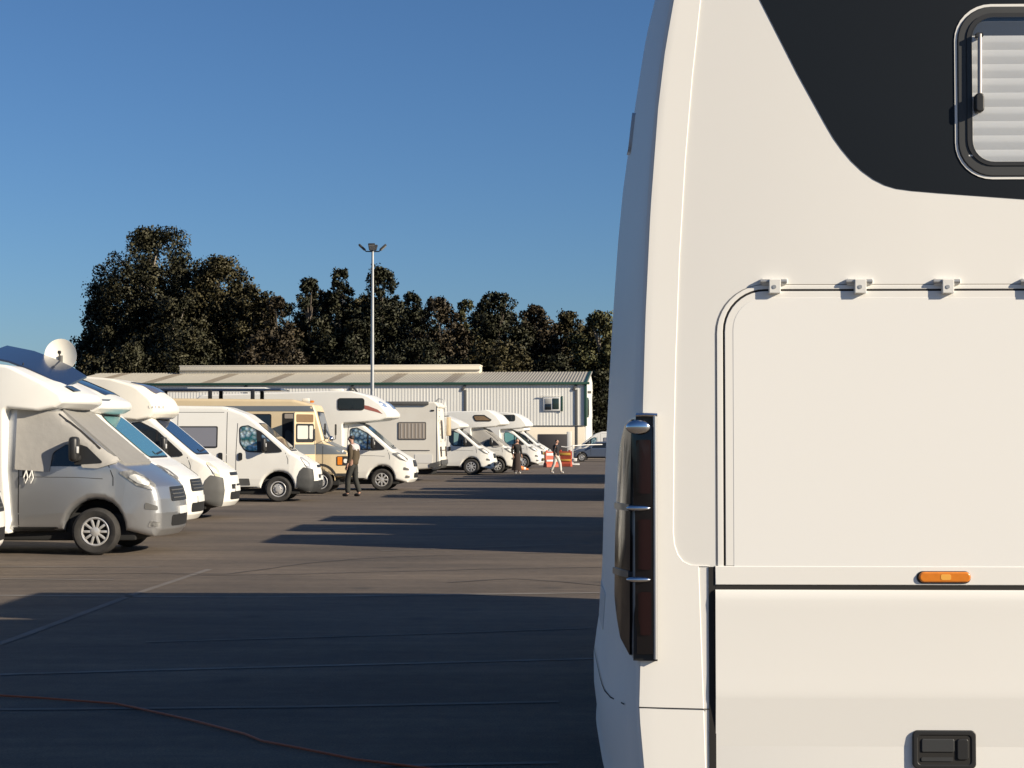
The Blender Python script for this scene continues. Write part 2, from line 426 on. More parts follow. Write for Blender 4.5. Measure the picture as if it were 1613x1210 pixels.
BULGE = [(.4, -.06), (.5, -.03), (.552, .03), (.597, .06), (.642, .082), (.686, .095), (.731, .087), (.82, .09), (.909, .083), (1.043, .062), (1.22, .052), (1.445, .047), (1.8, .036), (2.11, .024), (2.45, .005), (2.78, .013), (3.0, .023), (3.3, .034)]
BOW = [(1.6, 0), (3.3, 0)]
RW, RC = 2.30, .016
def rear_x(y, z):
    u = (y - RW / 2) / (RW / 2)
    return interp(CORN, z) - interp(BULGE, z) * (1 - (abs(u) ** 9 if u < 0 else u * u)) + interp(BOW, z) * y * y
bm = bmesh.new(); rings = []
zs = [.36, .45, .5, .53, .552, .575, .597, .62, .642, .665, .686, .705, .731, .77, .82, .86, .909, .97, 1.043, 1.12, 1.22, 1.33, 1.445, 1.58, 1.7, 1.9, 2.1, 2.3, 2.5, 2.7, 2.85, 3.0, 3.1, 3.16, 3.20, 3.24, 3.265, 3.28]
for z in zs:
    s = max(0, z - 3.16); ins = .12 - math.sqrt(max(0, .12 ** 2 - min(.12, s) ** 2)) if s > 0 else 0
    xf = 7.3 - .25 * max(0, z - 1.2) ** 1.3 - max(0, .7 - z) * .4
    ring = [(xf - .5, ins), (xf - .12, ins + .12), (xf, ins + .5), (xf, RW - ins - .5), (xf - .12, RW - ins - .12), (xf - .5, RW - ins), (4, RW - ins)]
    xc2 = rear_x(RW, z) + ins
    for k in range(5):
        a = math.pi / 2 * k / 4; ring.append((xc2 + .08 - .08 * math.sin(a), RW - ins - .08 + .08 * math.cos(a)))
    for k in range(1, 13):
        y = ins + .08 + (RW - 2 * ins - .16) * (1 - k / 14); ring.append((rear_x(y, z) + ins, y))
    xc1 = rear_x(0, z) + ins
    for y in (.30, .22, .16, .11, .07, .035): ring.append((rear_x(y, z) + ins, ins + y))
    for k in range(7):
        a = math.pi / 2 * k / 6; ring.append((xc1 + RC - RC * math.cos(a), ins + RC - RC * math.sin(a)))
    ring += [(1.2, ins), (2.5, ins), (4, ins)]
    rings.append([bm.verts.new((x, y, z)) for x, y in ring])
n = len(rings[0])
for a, b in zip(rings, rings[1:]):
    for i in range(n): bm.faces.new((a[i], b[i], b[(i + 1) % n], a[(i + 1) % n]))
bm.faces.new(rings[0]); bm.faces.new(rings[-1][::-1])
bmesh.ops.recalc_face_normals(bm, faces=bm.faces)
RVB = tree_of(bm)
obj('body', bm, RVW, rv, 42)
def sx(*q): return [S(*p) for p in q]
def splate(name, outer, t0, t1, m, parent=rv, inner=None, bev=0, tilt=None):
    """plate standing proud of the side wall by t1"""
    bm = bmesh.new()
    fn = (lambda u, v, d: (u, -d, v)) if tilt is None else (lambda u, v, d: (u, -d + tilt(v), v))
    sweep_plate(bm, outer, inner, t0, t1, fn)
    bmesh.ops.recalc_face_normals(bm, faces=bm.faces)
    if bev:
        es = [e for e in bm.edges if all(abs(-v.co.y + (tilt(v.co.z) if tilt else 0) - t1) < 1e-5 for v in e.verts) and len(e.link_faces) == 2 and e.calc_face_angle(0) > .5]
        bmesh.ops.bevel(bm, geom=es, offset=bev, segments=3, affect='EDGES', profile=.5)
    o = obj(name, bm, m, parent, 35)
    if bev: wn(o)
    return o
def prect(x0, y0, x1, y1, r=0, seg=8):
    a = S(x0, y1); b = S(x1, y0); k = r / 560
    return rrect(a.x, a.y, b.x, b.y, k, seg) if r else [a, Vector((b.x, a.y)), b, Vector((a.x, b.y))]
# moulded corner panel
ridge = [(1105, -120), (1103, 0), (1090, 120), (1079, 250), (1070, 400), (1064, 560), (1061, 700), (1060, 840), (1062, 858), (1067, 873), (1075, 884), (1087, 890), (1100, 892), (1117, 892)]
def grid_skin(name, bvh, rows, m, parent, off, side=-1):
    # a skin on the side wall given as rows of (x, z); all its edges turn in to the wall
    bm = bmesh.new(); V = []
    for row in rows:
        vs = []
        for x, z in row:
            h, nrm, _, _ = bvh.ray_cast(Vector((x, side * 6, z)), Vector((0, -side, 0)))
            vs.append(bm.verts.new(h + Vector((0, side * off, 0))))
        e = vs[-1].co; vs.append(bm.verts.new(e + Vector((.0012, -side * off * .5, 0)))); vs.append(bm.verts.new(e + Vector((.0020, -side * (off + .003), 0))))
        V.append(vs)
    for a, b in zip(V, V[1:]):
        for i in range(len(a) - 1): bm.faces.new((a[i], a[i + 1], b[i + 1], b[i]))
    bmesh.ops.recalc_face_normals(bm, faces=bm.faces)
    if max(bm.faces, key=lambda f: f.calc_area()).normal.y * side < 0: bmesh.ops.reverse_faces(bm, faces=bm.faces)
    return obj(name, bm, m, parent, 14)
rg = sorted([(S(*p).y, S(*p).x) for p in ridge]); rg = [(.42, S(1117, 1210).x), (rg[0][0] - .001, rg[0][1])] + rg
zr = sorted(set([.42 + (3.04 - .42) * k / 50 for k in range(51)] + [a for a, b in rg if a < 3.04]))
rows = []
for z in zr:
    x0, x1 = interp(CORN, z) + .012, interp(rg, z); rows.append([(x0 + (x1 - x0) * k / 8, z) for k in range(8)] + [(x1 - .002, z), (x1, z)])
grid_skin('corner_moulding', RVB, rows, RVW, rv, .0030)
decal('moulding_seam', RVB, strip2([Vector((interp(CORN, S(1000, 1114).y) + .012, S(1000, 1114).y)), S(1060, 1115.5), S(1117, 1117)], .0032), SEAL, rv, off=.0045, skirt=0, step=.05)
# dark graphic
q = sx((1150, -90), (1197, 0), (1256, 116), (1299, 194), (1313, 218), (1326, 236), (1341, 254), (1358, 270), (1376, 283), (1394, 292), (1412, 297.5), (1436, 300.8), (1480, 304.5), (1613, 314), (1900, 332), (1900, -90))
splate('side_graphic', q, .0, .0015, NAVY)
# window
win = empty('window', (0, 0, 0), 0, rv)
WX1 = 1930
splate('outer_trim', prect(1504.5, 5, WX1, 283, 58), .0, .004, RVW, win, inner=prect(1508.5, 9, WX1 - 4, 279, 54))
splate('frame', prect(1508.6, 9.1, WX1 - 4.1, 278.9, 53.9), .0, .008, DGREYPL, win, inner=prect(1531, 26, WX1 - 26, 256, 34), bev=.004)
splate('frame_lip', prect(1523, 20, WX1 - 19, 262, 41), .0075, .011, BLACK, win, inner=prect(1531, 27, WX1 - 26, 256, 34))
splate('shade_cavity', prect(1530, 25, WX1 - 25, 257, 33), .0012, .0025, mat('blind_cassette', (.05, .06, .075), .5), win)
BLINDM = mat('pleated_blind', (.74, .74, .72), .7)
a = S(1525, 259); b = S(WX1 - 20, 55); zz = [a.y + (b.y - a.y) * k / 9 for k in range(10)]
for z0, z1 in zip(zz, zz[1:]):          # every pleat folds out and back
    bm = bmesh.new(); pr = [(z0, .004), (z0 + (z1 - z0) * .45, .0078), (z0 + (z1 - z0) * .62, .0082), (z1, .004)]
    vs = [[bm.verts.new((x, -d, z)) for x in (a.x, b.x)] for z, d in pr]
    vs.append([bm.verts.new((x, -.002, z1)) for x in (a.x, b.x)]); vs.append([bm.verts.new((x, -.002, z0)) for x in (a.x, b.x)])
    for i in range(6): p, q = vs[i], vs[(i + 1) % 6]; bm.faces.new((p[0], p[1], q[1], q[0]))
    bm.faces.new([v[0] for v in vs][::-1]); bm.faces.new([v[1] for v in vs])
    bmesh.ops.recalc_face_normals(bm, faces=bm.faces); obj('blind_slat', bm, BLINDM, win, 20)
splate('pane', prect(1532, 27, WX1 - 27, 255, 33), .0132, .0145, PANE, win)
a = S(1540, 57); b = S(1540, 150)
bm = bmesh.new(); tube(bm, [(a.x, -.023, a.y), (b.x, -.023, b.y)], .0062, 10); obj('stay_rail', bm, mat('satin_rail', (.42, .39, .38), .45, metal=.4), win, 40)
splate('stay_cap', prect(1534, 55, 1545, 62, 2), .012, .028, BLACK, win)
splate('catch', prect(1532, 150, 1546, 180, 6), .012, .034, BLACK, win, bev=.005)
# garage door
door = empty('locker_door', (0, 0, 0), 0, rv)
GX1 = 1990
def darch(x0, y0, y1, r):
    A, B, C, D = S(x0, y1), S(GX1 - (x0 - 1129), y1), S(GX1 - (x0 - 1129), y0), S(x0, y0)
    return fil([(A.x, A.y), (B.x, A.y), (B.x, C.y, r / 560), (A.x, C.y, r / 560)], 10)
splate('door_frame', darch(1130, 447.5, 892, 76), .0, .0028, RVW, door, inner=darch(1140, 454.5, 892.5, 66), bev=.002)
splate('door_seal', darch(1128.6, 446.2, 892, 78), .0, .0012, mat('frame_sealant', (.22, .20, .17), .8), door)
splate('door_gap', darch(1139, 453.5, 892, 67), .0012, .0022, SEAL, door)
splate('door_panel', darch(1143, 457.5, 891, 63), .0022, .0042, RVW, door, bev=.0012)
splate('raised_field', darch(1156, 468, 892.4, 50), .0042, .0048, RVD, door, bev=.0004)
HINGE = mat('hinge_plastic', (.72, .71, .67), .45)
for hx in (1218, 1352.5, 1490, 1627, 1765, 1900):
    h = empty('hinge', (0, 0, 0), 0, door)
    splate('hinge_leaf', prect(hx - 8, 441, hx + 10, 463, 1), .003, .022, HINGE, h, bev=.002)
    splate('hinge_base', prect(hx - 20, 439, hx + 22, 449, 3), .0015, .012, HINGE, h, bev=.002)
    bm = bmesh.new(); z = S(hx, 444).y; tube(bm, [(S(hx - 21, 444).x, -.012, z), (S(hx + 20, 444).x, -.012, z)], .006, 10); obj('hinge_pin', bm, STEEL, h, 40)
    splate('hinge_screw', prect(hx - 3, 450, hx + 3, 456, 2.5), .0215, .0235, STEEL, h)
# sill strip, gaps, lower flap
splate('sill_strip', prect(1126.5, 893.6, 2300, 921), .0, .0065, RVW, bev=.0025)
splate('skirt_gap', prect(1118.5, 893, 1127, 1500), .0, .003, SEAL)
splate('skirt_gap', prect(1127.5, 921, 2300, 931), .0, .003, SEAL)
zc = S(1300, 1098).y; zt = S(1300, 929).y
A = S(1126.5, 929); B = S(2300, 929)
bm = bmesh.new()
prof = [(zt, .000), (zt, .008), (zt - .004, .0105), (zt - .03, .0125), (zt - .055, .0115), (zc + .075, .0115), (zc + .045, .0120), (zc + .02, .0125), (zc + .004, .0125), (zc - .004, .0118), (zc - .02, .0100), (zc - .3, -.014), (.40, -.05), (.40, -.08), (zc - .3, -.05), (zc, -.03)]
va = [bm.verts.new((A.x, -d, z)) for z, d in prof]; vb = [bm.verts.new((B.x, -d, z)) for z, d in prof]
for i in range(len(prof)): j = (i + 1) % len(prof); bm.faces.new((va[i], va[j], vb[j], vb[i]))
bm.faces.new(va[::-1]); bm.faces.new(vb); bmesh.ops.recalc_face_normals(bm, faces=bm.faces)
flap = obj('lower_flap', bm, RVW, rv, 50)
# the wall behind the flap steps in: dark well
hd = empty('flap_handle', (0, 0, 0), 0, rv)
splate('handle_plate', prect(1437, 1150, 1536, 1210, 8), -.015, .0115, BLACK, hd, inner=prect(1445, 1158, 1528, 1203, 5), bev=.003)
splate('handle_well', prect(1444, 1157, 1529, 1204, 4), -.02, .0092, SEAL, hd)
splate('handle_paddle', prect(1450, 1163, 1502, 1184, 3), .0, .0125, DGREYPL, hd, bev=.003)
splate('handle_lock', prect(1506, 1163, 1524, 1196, 4), .0, .0135, BLACK, hd, bev=.003)
splate('handle_rib', prect(1450, 1192, 1500, 1198, 2), .0, .0115, DGREYPL, hd)
mk = empty('side_marker', (0, 0, 0), 0, rv)
splate('marker_base', prect(1443, 899.5, 1528, 919, 9.5), .006, .008, BLACK, mk)
splate('marker_lens', prect(1446, 900.5, 1527.5, 917, 8), .007, .015, AMBER, mk, bev=.005)
splate('marker_reflector', prect(1480, 904, 1496, 913, 3), .0148, .0156, mat('amber_core', (.85, .42, .08), .2), mk)
# tail lamp wrapped round the corner
tl = empty('tail_lamp', (0, 0, 0), 0, rv)
z0, z1 = S(1015, 1040).y, S(1015, 654).y
xa = interp(CORN, (z0 + z1) / 2)
xr = S(1034.5, 850).x
side_o = [Vector((interp(CORN, z0) + .004, z0)), Vector((xr, z0)), Vector((xr, z1)), Vector((interp(CORN, z1) + .004, z1))]
decal('housing', RVB, side_o, BLACK, tl, off=.020, skirt=.02, step=.03)
lens_o = [Vector((xa + .006, z0 + .02)), Vector((xr - .013, z0 + .02)), Vector((xr - .013, z1 - .03)), Vector((xa + .006, z1 - .03))]
decal('lens', RVB, lens_o, DARKL, tl, off=.027, skirt=.01, step=.02)
bm = bmesh.new(); tube(bm, [(xr - .006, -.024, z0 + .006), (xr - .006, -.024, z1 - .004)], .0055, 10); obj('trim_bar', bm, mat('satin_chrome', (.55, .55, .54), .3, metal=.6), tl, 40)
bm = bmesh.new(); tube(bm, [(xr, -.02, z1), (xr - .03, -.026, z1 + .001), (xa + .0, -.012, z1)], .006, 8); obj('trim_bar', bm, CHROME, tl, 40)
for py, hh in ((673, .034), (800, .015), (912, .015)):
    zc_ = S(1015, py).y
    bm = bmesh.new(); bmesh.ops.create_uvsphere(bm, u_segments=20, v_segments=12, radius=1, matrix=Matrix.Translation((xa + .004, -.024, zc_)) @ Matrix.Diagonal((xr - xa - .021, .012, hh * .60, 1)))
    obj('chrome_shelf', bm, CHROME, tl, 50)
for py, hh in ((735, .15), (857, .14), (965, .12)):
    zc_ = S(1015, py).y
    decal('red_chamber', RVB, rrect(xa + .010, zc_ - hh / 2, xr - .018, zc_ + hh / 2, .006), REDL, tl, off=.0285, skirt=0, step=.02)
# the part of the lamp on the rear face (outline in y-z)
dz = z1 - z0
D = fil([(.004, z0, 0), (.07, z0 + .05, .05), (.155, z0 + .16, .06), (.165, z0 + dz * .5, .2), (.155, z1 - .10, .06), (.07, z1 - .02, .04), (.004, z1, 0)], 6)
decal('rear_bezel', RVB, D, MATS['satin_chrome'], tl, axis='x', side=-1, off=.012, skirt=.01, step=.04)
Di = inset(D, .009); decal('rear_lens', RVB, Di, DARKL, tl, axis='x', side=-1, off=.020, skirt=.01, step=.04)
for py in (800, 905):
    zc_ = S(1015, py).y; decal('bezel_bar', RVB, rrect(.01, zc_ - .009, .150, zc_ + .009, .005), mat('smoked_bar', (.10, .10, .105), .3, metal=.5), tl, axis='x', side=-1, off=.026, skirt=.006, step=.03)
# rear bumper chrome beads and marker high on the rear
decal('bumper_seam', RVB, strip2([(.05, S(1000, 1114).y), (2.2, S(1000, 1114).y)], .004), SEAL, rv, axis='x', side=-1, off=.003, skirt=0)
decal('clearance_lamp', RVB, rrect(1.35, 2.74, 1.5, 2.88, .03), mat('clearance_lens', (.5, .52, .55), .2, coat=1), rv, axis='x', side=-1, off=.012, skirt=.01)
decal('number_plate', RVB, rrect(.9, 1.05, 1.42, 1.17, .01), PLATE, rv, axis='x', side=-1, off=.003)
for xw in (1.95, 5.9):
    for s_, yy in ((-1, .16), (1, RW - .16)):
        decal('wheel_well', RVB, [(xw + .42 * math.cos(a), max(.365, .34 + .44 * math.sin(a))) for a in [math.pi * k / 12 for k in range(13)]], LINER, rv, side=s_ if s_ < 0 else 1, off=.012)
    e = wheel(rv, xw, .05, 'cap'); e.rotation_euler[2] = 0
    e = wheel(rv, xw, RW - .05, 'cap'); e.rotation_euler[2] = math.pi
decal('front_windscreen', RVB, rrect(.15, 1.35, 2.15, 2.3, .15), DGLASS, rv, axis='x', side=1, off=.008)
for yy in (.3, 2.0): decal('headlamp', RVB, rrect(yy - .15, .8, yy + .15, 1.0, .08), HEADL, rv, axis='x', side=1, off=.012)
#@@PART2
# ------------------------------------------------------------------ cab and coach builders (x forward, nose at 0, wheels on z = 0)
def clamp(t, a=0., b=1.): return max(a, min(b, t))
def cabdef(x, y, z):
    t = clamp((x + .8) / .8)
    y2 = y * (1 - .17 * t * t); x2 = x - .17 * t * (y / 1.0) ** 2
    if z > 1.25: y2 *= 1 - .115 * (z - 1.25)
    if z < .6: y2 *= 1 - .04 * (.6 - z) / .3
    return x2, y2, z
NOSE = [(-.10, .25, .06), (.0, .36, .06), (.015, .60, .1), (-.01, .80, .1), (-.075, .985, .05), (-.15, 1.035, .05), (-.45, 1.205, .3), (-.72, 1.325, .12)]
def P(pts): return [Vector(p[:2]) for p in pts]
def arches(f, r): return [(*q,) for q in f] if not r else f
SIDEGLASS = [(-2.10, 2.0, .10), (-1.86, 2.03, .08), (-1.52, 1.86, .1), (-.93, 1.34, .03), (-1.45, 1.30, .05), (-1.93, 1.32, .22), (-2.08, 1.55, .2)]
def cab_shell(root, paint, poly, W=1.0, name='cab_body', cx=None):
    bm = loft(poly, W, .085, cabdef, cx=[-2.0, -1.5, -1.2, -.9, -.75, -.6, -.45, -.3, -.2, -.12, -.05], cz=[.6, .9, 1.25, 1.6, 1.9, 2.2])
    bvh = tree_of(bm); o = obj(name, bm, paint, root, 34); wn(o); return bvh, o
WSC = fil([(-.74, 1.37, .12), (.74, 1.37, .12), (.70, 2.06, .16), (-.70, 2.06, .16)], 4)
def headlamps(root, bvh, new, m):
    pts = [(-.86, 1.20, .02), (-.62, 1.225, .03), (-.36, 1.15, .03), (-.17, 1.0, .03), (-.26, .93, .02), (-.55, 1.0, .05)] if new else \
          [(-.60, 1.20, .03), (-.40, 1.17, .03), (-.21, 1.02, .04), (-.20, .84, .04), (-.30, .83, .04), (-.40, 1.0, .05)]
    for s in (-1, 1):
        o = decal('headlamp', bvh, fil(pts), m, root, axis='d', side=s, off=.012, step=.04)
        c = fil([(p[0] * .62 - .19, (p[1] - 1.06) * .55 + 1.07, .03) for p in pts])
        decal('reflector', bvh, c, LAMPR, o, axis='d', side=s, off=.020, step=.04)
def mirrors(root, x=-1.33, z=1.50, m=BLACK, y=1.0):
    for s in (-1, 1):
        bm = bmesh.new()
        box(bm, (x, s * (y + .13), z + .03), (.13, .22, .36), bev=.05); box(bm, (x + .02, s * (y - .02), z - .10), (.10, .28, .09), bev=.03)
        o = obj('mirror', bm, m, root, 50)
        bx('indicator', (x + .068, s * (y + .20), z + .02), (.03, .07, .10), mat('clear_lens', (.6, .6, .58), .2, coat=1), o, .01)
def cab_front(root, bvh, new=True, bumper=None, grille=BLACK, plate=True):
    if new:
        o = decal('grille', bvh, fil([(-.50, .76, .04), (.50, .76, .04), (.44, .97, .04), (-.44, .97, .04)]), grille, root, axis='x', side=1, off=.010)
        for z in (.81, .865, .92): decal('grille_slat', bvh, rrect(-.42, z - .008, .42, z + .008, .004), GREYPL, o, axis='x', side=1, off=.016)
    else:
        for y in (-.32, 0, .32): decal('grille', bvh, rrect(y - .12, .62, y + .12, .72, .02), grille, root, axis='x', side=1, off=.008)
        decal('grille', bvh, rrect(-.4, .90, .4, .97, .02), grille, root, axis='x', side=1, off=.008)
    decal('air_intake', bvh, rrect(-.5, .40, .5, .56, .04), grille, root, axis='x', side=1, off=.010)
    if plate: decal('number_plate', bvh, rrect(-.26, .57, .26, .68, .01), PLATE, root, axis='x', side=1, off=.022)
    if new:
        for s in (-1, 1):
            decal('bumper_slot', bvh, fil([(-.42, .66, .03), (-.16, .64, .02), (-.17, .70, .02), (-.40, .76, .03)]), GREYPL, root, axis='d', side=s, off=.008, step=.05)
            decal('belt_crease_shade', bvh, strip2([(-2.15, 1.13), (-1.3, 1.12), (-.95, 1.10)], .010), GREYPL, root, side=s, off=.003, skirt=0)  # thin dark strip paints the shade line of the body crease
    for s in (-1, 1):
        decal('sill_trim', bvh, strip2([(-2.25, .375), (-1.60, .375)], .05), DGREYPL, root, side=s, off=.008)
        decal('mirror_mount', bvh, fil([(-1.36, 1.30, .02), (-.93, 1.325, .02), (-1.18, 1.56, .05), (-1.36, 1.62, .05)]), BLACK, root, side=s, off=.034, step=.08)
    for s in (-1, 1):
        decal('fog_lamp', bvh, fil([(-.34, .40, .02), (-.12, .40, .02), (-.10, .47, .02), (-.30, .49, .02)]), HEADL, root, axis='d', side=s, off=.010, step=.05)
        decal('wiper', bvh, strip2([(s * .06 - .05, 1.40), (s * .35 + .28, 1.44)], .025), BLACK, root, axis='x', side=1, off=.022)
def bumper_skin(root, bvh, m):
    for s in (-1, 1):
        decal('bumper_corner', bvh, fil([(-.655, .31, .02), (-.10, .275, .02), (-.06, .60, .0), (-.10, .86, .03), (-.46, .92, .05), (-.58, .82, .04), (-.655, .66, .05)]), m, root, axis='d', side=s, off=.014, step=.05)
def doors(root, bvh, x0=-2.17, lower=.40, handle=True):
    pts = [(x0, lower), (x0, 1.25), (x0 + .03, 2.08)]
    for s in (-1, 1):
        decal('door_seam', bvh, strip2(pts, .014), SEAL, root, side=s, off=.003, skirt=0)
        decal('door_seam', bvh, strip2([(-.80, 1.0), (-.80, 1.12), (-.87, 1.30)], .012), SEAL, root, side=s, off=.003, skirt=0)
        decal('door_seam', bvh, strip2([(x0, lower), (-1.62, lower)], .012), SEAL, root, side=s, off=.003, skirt=0)
        if handle: decal('door_handle', bvh, rrect(x0 + .06, 1.10, x0 + .17, 1.30, .04), BLACK, root, side=s, off=.025, step=.05)
def bits(root, x0, x1, y=.85, z0=.2, z1=.6):
    bx('underbody', ((x0 + x1) / 2, 0, (z0 + z1) / 2), (abs(x1 - x0), 2 * y, z1 - z0), LINER, root, .04)
def arch_pts(xc, r=.455): return arch(xc, .35, r)
CABPOLY = lambda rear, roof: P(fil([(rear, .33)] + [(-1.53, .33)] )) if False else \
    [Vector((rear, .33))] + [Vector(q) for q in arch_pts(-1.05)] + fil([(-.58, .335)] + NOSE + [(-1.66, 2.115, .15), (-1.95, 2.24, .3), (rear, roof)], 4)[1:]
def coach(root, poly, m, W=1.13, nose=None, r=.05, name='coach_body', cz=()):
    def df(x, y, z):
        if nose and x > nose[0]:
            t = clamp((x - nose[0]) / nose[1]); y2 = y * (1 - nose[2] * t * t); return x - nose[3] * t * (y / W) ** 2, y2, z
        return x, y, z
    cxs = [nose[0] + nose[1] * k / 16 for k in range(17)] if nose else []
    bm = loft(poly, W, r, df, cx=cxs, cz=list(cz)); bvh = tree_of(bm); o = obj(name, bm, m, root, 34); wn(o); return bvh, o
def window_skin(root, bvh, x0, z0, x1, z1, r=.06, side=-1, frame=BLACK, glass=DGLASS, blind=None):
    o = decal('window_frame', bvh, rrect(x0, z0, x1, z1, r), frame, root, side=side, off=.018, step=.15)
    k = .035
    decal('window_pane', bvh, rrect(x0 + k, z0 + k, x1 - k, z1 - k, max(.01, r - k * .5)), glass, o, side=side, off=.026, step=.15)
    return o
def arch_liner(root, xc, zc, r, y):
    bm = bmesh.new(); pr = arch(xc, zc, r, 14)
    a = [bm.verts.new((x, -y, z)) for x, z in pr]; b = [bm.verts.new((x, y, z)) for x, z in pr]
    for i in range(len(pr) - 1): bm.faces.new((a[i], a[i + 1], b[i + 1], b[i]))
    for yy in (-.66, .66): bm.faces.new([bm.verts.new((x, yy, z)) for x, z in pr])
    obj('wheel_liner', bm, LINER, root, 50)
def van_wheels(root, kind, wb=3.8, y=.93, ry=.93, s=1.0, front=-1.05):
    arch_liner(root, front, .33, .452, .90); arch_liner(root, front - wb, .34, .412, .95)
    for yy in (-y, y): wheel(root, front, yy, kind, s, steer=0)
    for yy in (-ry, ry): wheel(root, front - wb, yy, kind, s)
def park(name, label, wheel_px, phi=4.0, group='motorhomes parked along the left row', cat='motorhome', local=(-1.05, -1.03)):
    g = G(*wheel_px); c, s = math.cos(R(-phi)), math.sin(R(-phi))
    lx, ly = local
    r_ = empty(name, (g.x - (lx * c - ly * s), g.y - (lx * s + ly * c), 0), R(-phi))
    return tag(r_, label, cat, group)
def rear_details(root, bvh, zt=2.6):
    for s in (-1, 1):
        decal('tail_lamp', bvh, rrect(s * .92 - .08, .75, s * .92 + .08, 1.25, .04), REDL, root, axis='x', side=-1, off=.02)
    decal('rear_window', bvh, rrect(-.55, 1.5, .55, 2.05, .08), DGLASS, root, axis='x', side=-1, off=.015)
    decal('number_plate', bvh, rrect(-.26, .75, .26, .86, .01), PLATE, root, axis='x', side=-1, off=.015)

def motorhome(root, paint=WHITE, coachm=WHITE, oc='low', glass=DGLASS, ws=BGLASS, new=True, lamp=HEADL, bumper=None, wheels='cap', cover=False,
              wscover=None, L=6.9, top=2.78, window=None, side_windows=True, s=1.0, wb=3.9, mirror=True):
    """coachbuilt motorhome on a van cab: 'low' = streamlined hood over the cab, 'alcove' = sleeping pod over the cab"""
    poly = CABPOLY(-2.45, 2.22)
    bvh, _ = cab_shell(root, paint, poly)
    XR = -L
    arx = -1.05 - wb
    base = [(XR + .02, .55, .05)] + [(q[0], q[1]) for q in arch(arx, .36, .42)] + [(-2.28, .36)]
    if oc == 'low':
        up = [(-2.22, .5), (-2.30, 1.2), (-2.32, 2.12, .06), (-1.75, 2.08), (-1.45, 2.13, .1), (-1.28, 2.215, .10), (-1.33, 2.33, .10), (-1.68, 2.51, .4), (-2.25, top - .06, .6), (-3.0, top, .5), (XR + .25, top + .03, .3), (XR, top - .25, .2)]
        nose = (-2.5, 1.25, .13, .26)
    elif oc == 'high':
        up = [(-2.22, .5), (-2.30, 1.2), (-2.32, 2.10, .06), (-1.75, 2.06), (-1.42, 2.11, .12), (-1.26, 2.26, .14), (-1.40, 2.50, .25), (-1.80, 2.78, .4), (-2.4, top, .6), (-3.2, top + .06, .5), (XR + .25, top + .05, .3), (XR, top - .25, .2)]
        nose = (-2.6, 1.35, .13, .28)
    else:
        up = [(-2.22, .5), (-2.28, 1.2), (-2.30, 2.16, .06), (-1.5, 2.20), (-.92, 2.25, .12), (-.58, 2.34, .10), (-.56, 2.46, .12), (-.85, 2.78, .3), (-1.35, 3.06, .4), (-1.95, top, .6), (-2.8, top, .6), (XR + .3, top - .12, .3), (XR, top - .4, .2)]
        nose = (-2.3, 1.75, .14, .30)
    cp = P(base) + fil(up, 5)
    cb, co = coach(root, cp, coachm, nose=nose)
    bits(root, -.5, XR + .5)
    if cover:
        for sd in (-1, 1):
            decal('cab_cover', bvh, fil([(-2.22, 2.10, .03), (-1.60, 2.06, .02), (-1.10, 1.62, .0), (-.73, 1.335, .02), (-1.02, 1.25, .05), (-1.25, 1.26, .03), (-1.30, 1.62, .12), (-1.48, 1.60, .12), (-1.68, 1.48, .1), (-1.72, 1.20, .02), (-2.22, 1.235, .02)]), COVER, root, side=sd, off=.030, step=.07)
            decal('cover_seam', bvh, strip2([(-1.62, 2.03), (-1.30, 1.78), (-1.0, 1.52)], .014), SEAL, root, side=sd, off=.036, skirt=0)
            decal('side_glass', bvh, fil([(-1.74, 1.58, .1), (-1.28, 1.64, .1), (-.95, 1.36, .02), (-1.3, 1.28, .02), (-1.74, 1.28, .02)]), DGLASS, root, side=sd, off=.008)
        decal('windscreen_cover', bvh, fil([(-.80, 1.30, .06), (.80, 1.30, .06), (.74, 2.10, .04), (-.74, 2.10, .04)]), COVER2, root, axis='x', side=1, off=.030, step=.08)
    else:
        for sd in (-1, 1):
            o = decal('side_glass', bvh, fil(SIDEGLASS), BLACK, root, side=sd, off=.006, step=.08)
            decal('glass', bvh, inset(fil(SIDEGLASS), .028), glass, o, side=sd, off=.011, step=.06)
            decal('quarter_divider', bvh, strip2([(-1.52, 1.31), (-1.50, 1.83)], .05), BLACK, o, side=sd, off=.015, skirt=0)
        o = decal('windscreen', bvh, inset(WSC, -.03), BLACK, root, axis='x', side=1, off=.006, step=.1)
        decal('glass', bvh, WSC, wscover or ws, o, axis='x', side=1, off=.013, step=.1)
    headlamps(root, bvh, new, lamp); cab_front(root, bvh, new)
    if bumper: bumper_skin(root, bvh, bumper)
    doors(root, bvh)
    if mirror: mirrors(root)
    van_wheels(root, wheels, wb, s=s)
    bx('rear_skirt_step', (-2.36, 0, .34), (.18, 2.28, .05), coachm, root, .02)
    if side_windows:
        for sd in (-1, 1):
            window_skin(root, cb, -4.1, 1.45, -3.2, 2.0, side=sd); window_skin(root, cb, -6.3, 1.45, -5.3, 2.0, side=sd)
    decal('service_hatch', cb, rrect(-4.6, .6, -3.9, .95, .03), coachm, root, side=-1, off=.012)
    rear_details(root, cb)
    if oc in ('alcove',) and window:
        for sd in (-1, 1): window_skin(root, cb, *window, r=.09, side=sd)
    return bvh, cb

# ---- silver cab motorhome with the fabric cab cover
v1 = park('motorhome', 'silver cab motorhome with grey fabric cab cover, beside a white motorhome with teal windscreen', (149, 875), 1.0)
b1, c1 = motorhome(v1, SILVER, WHITE, 'low', cover=True, wheels='alloy', L=7.2, top=2.80)
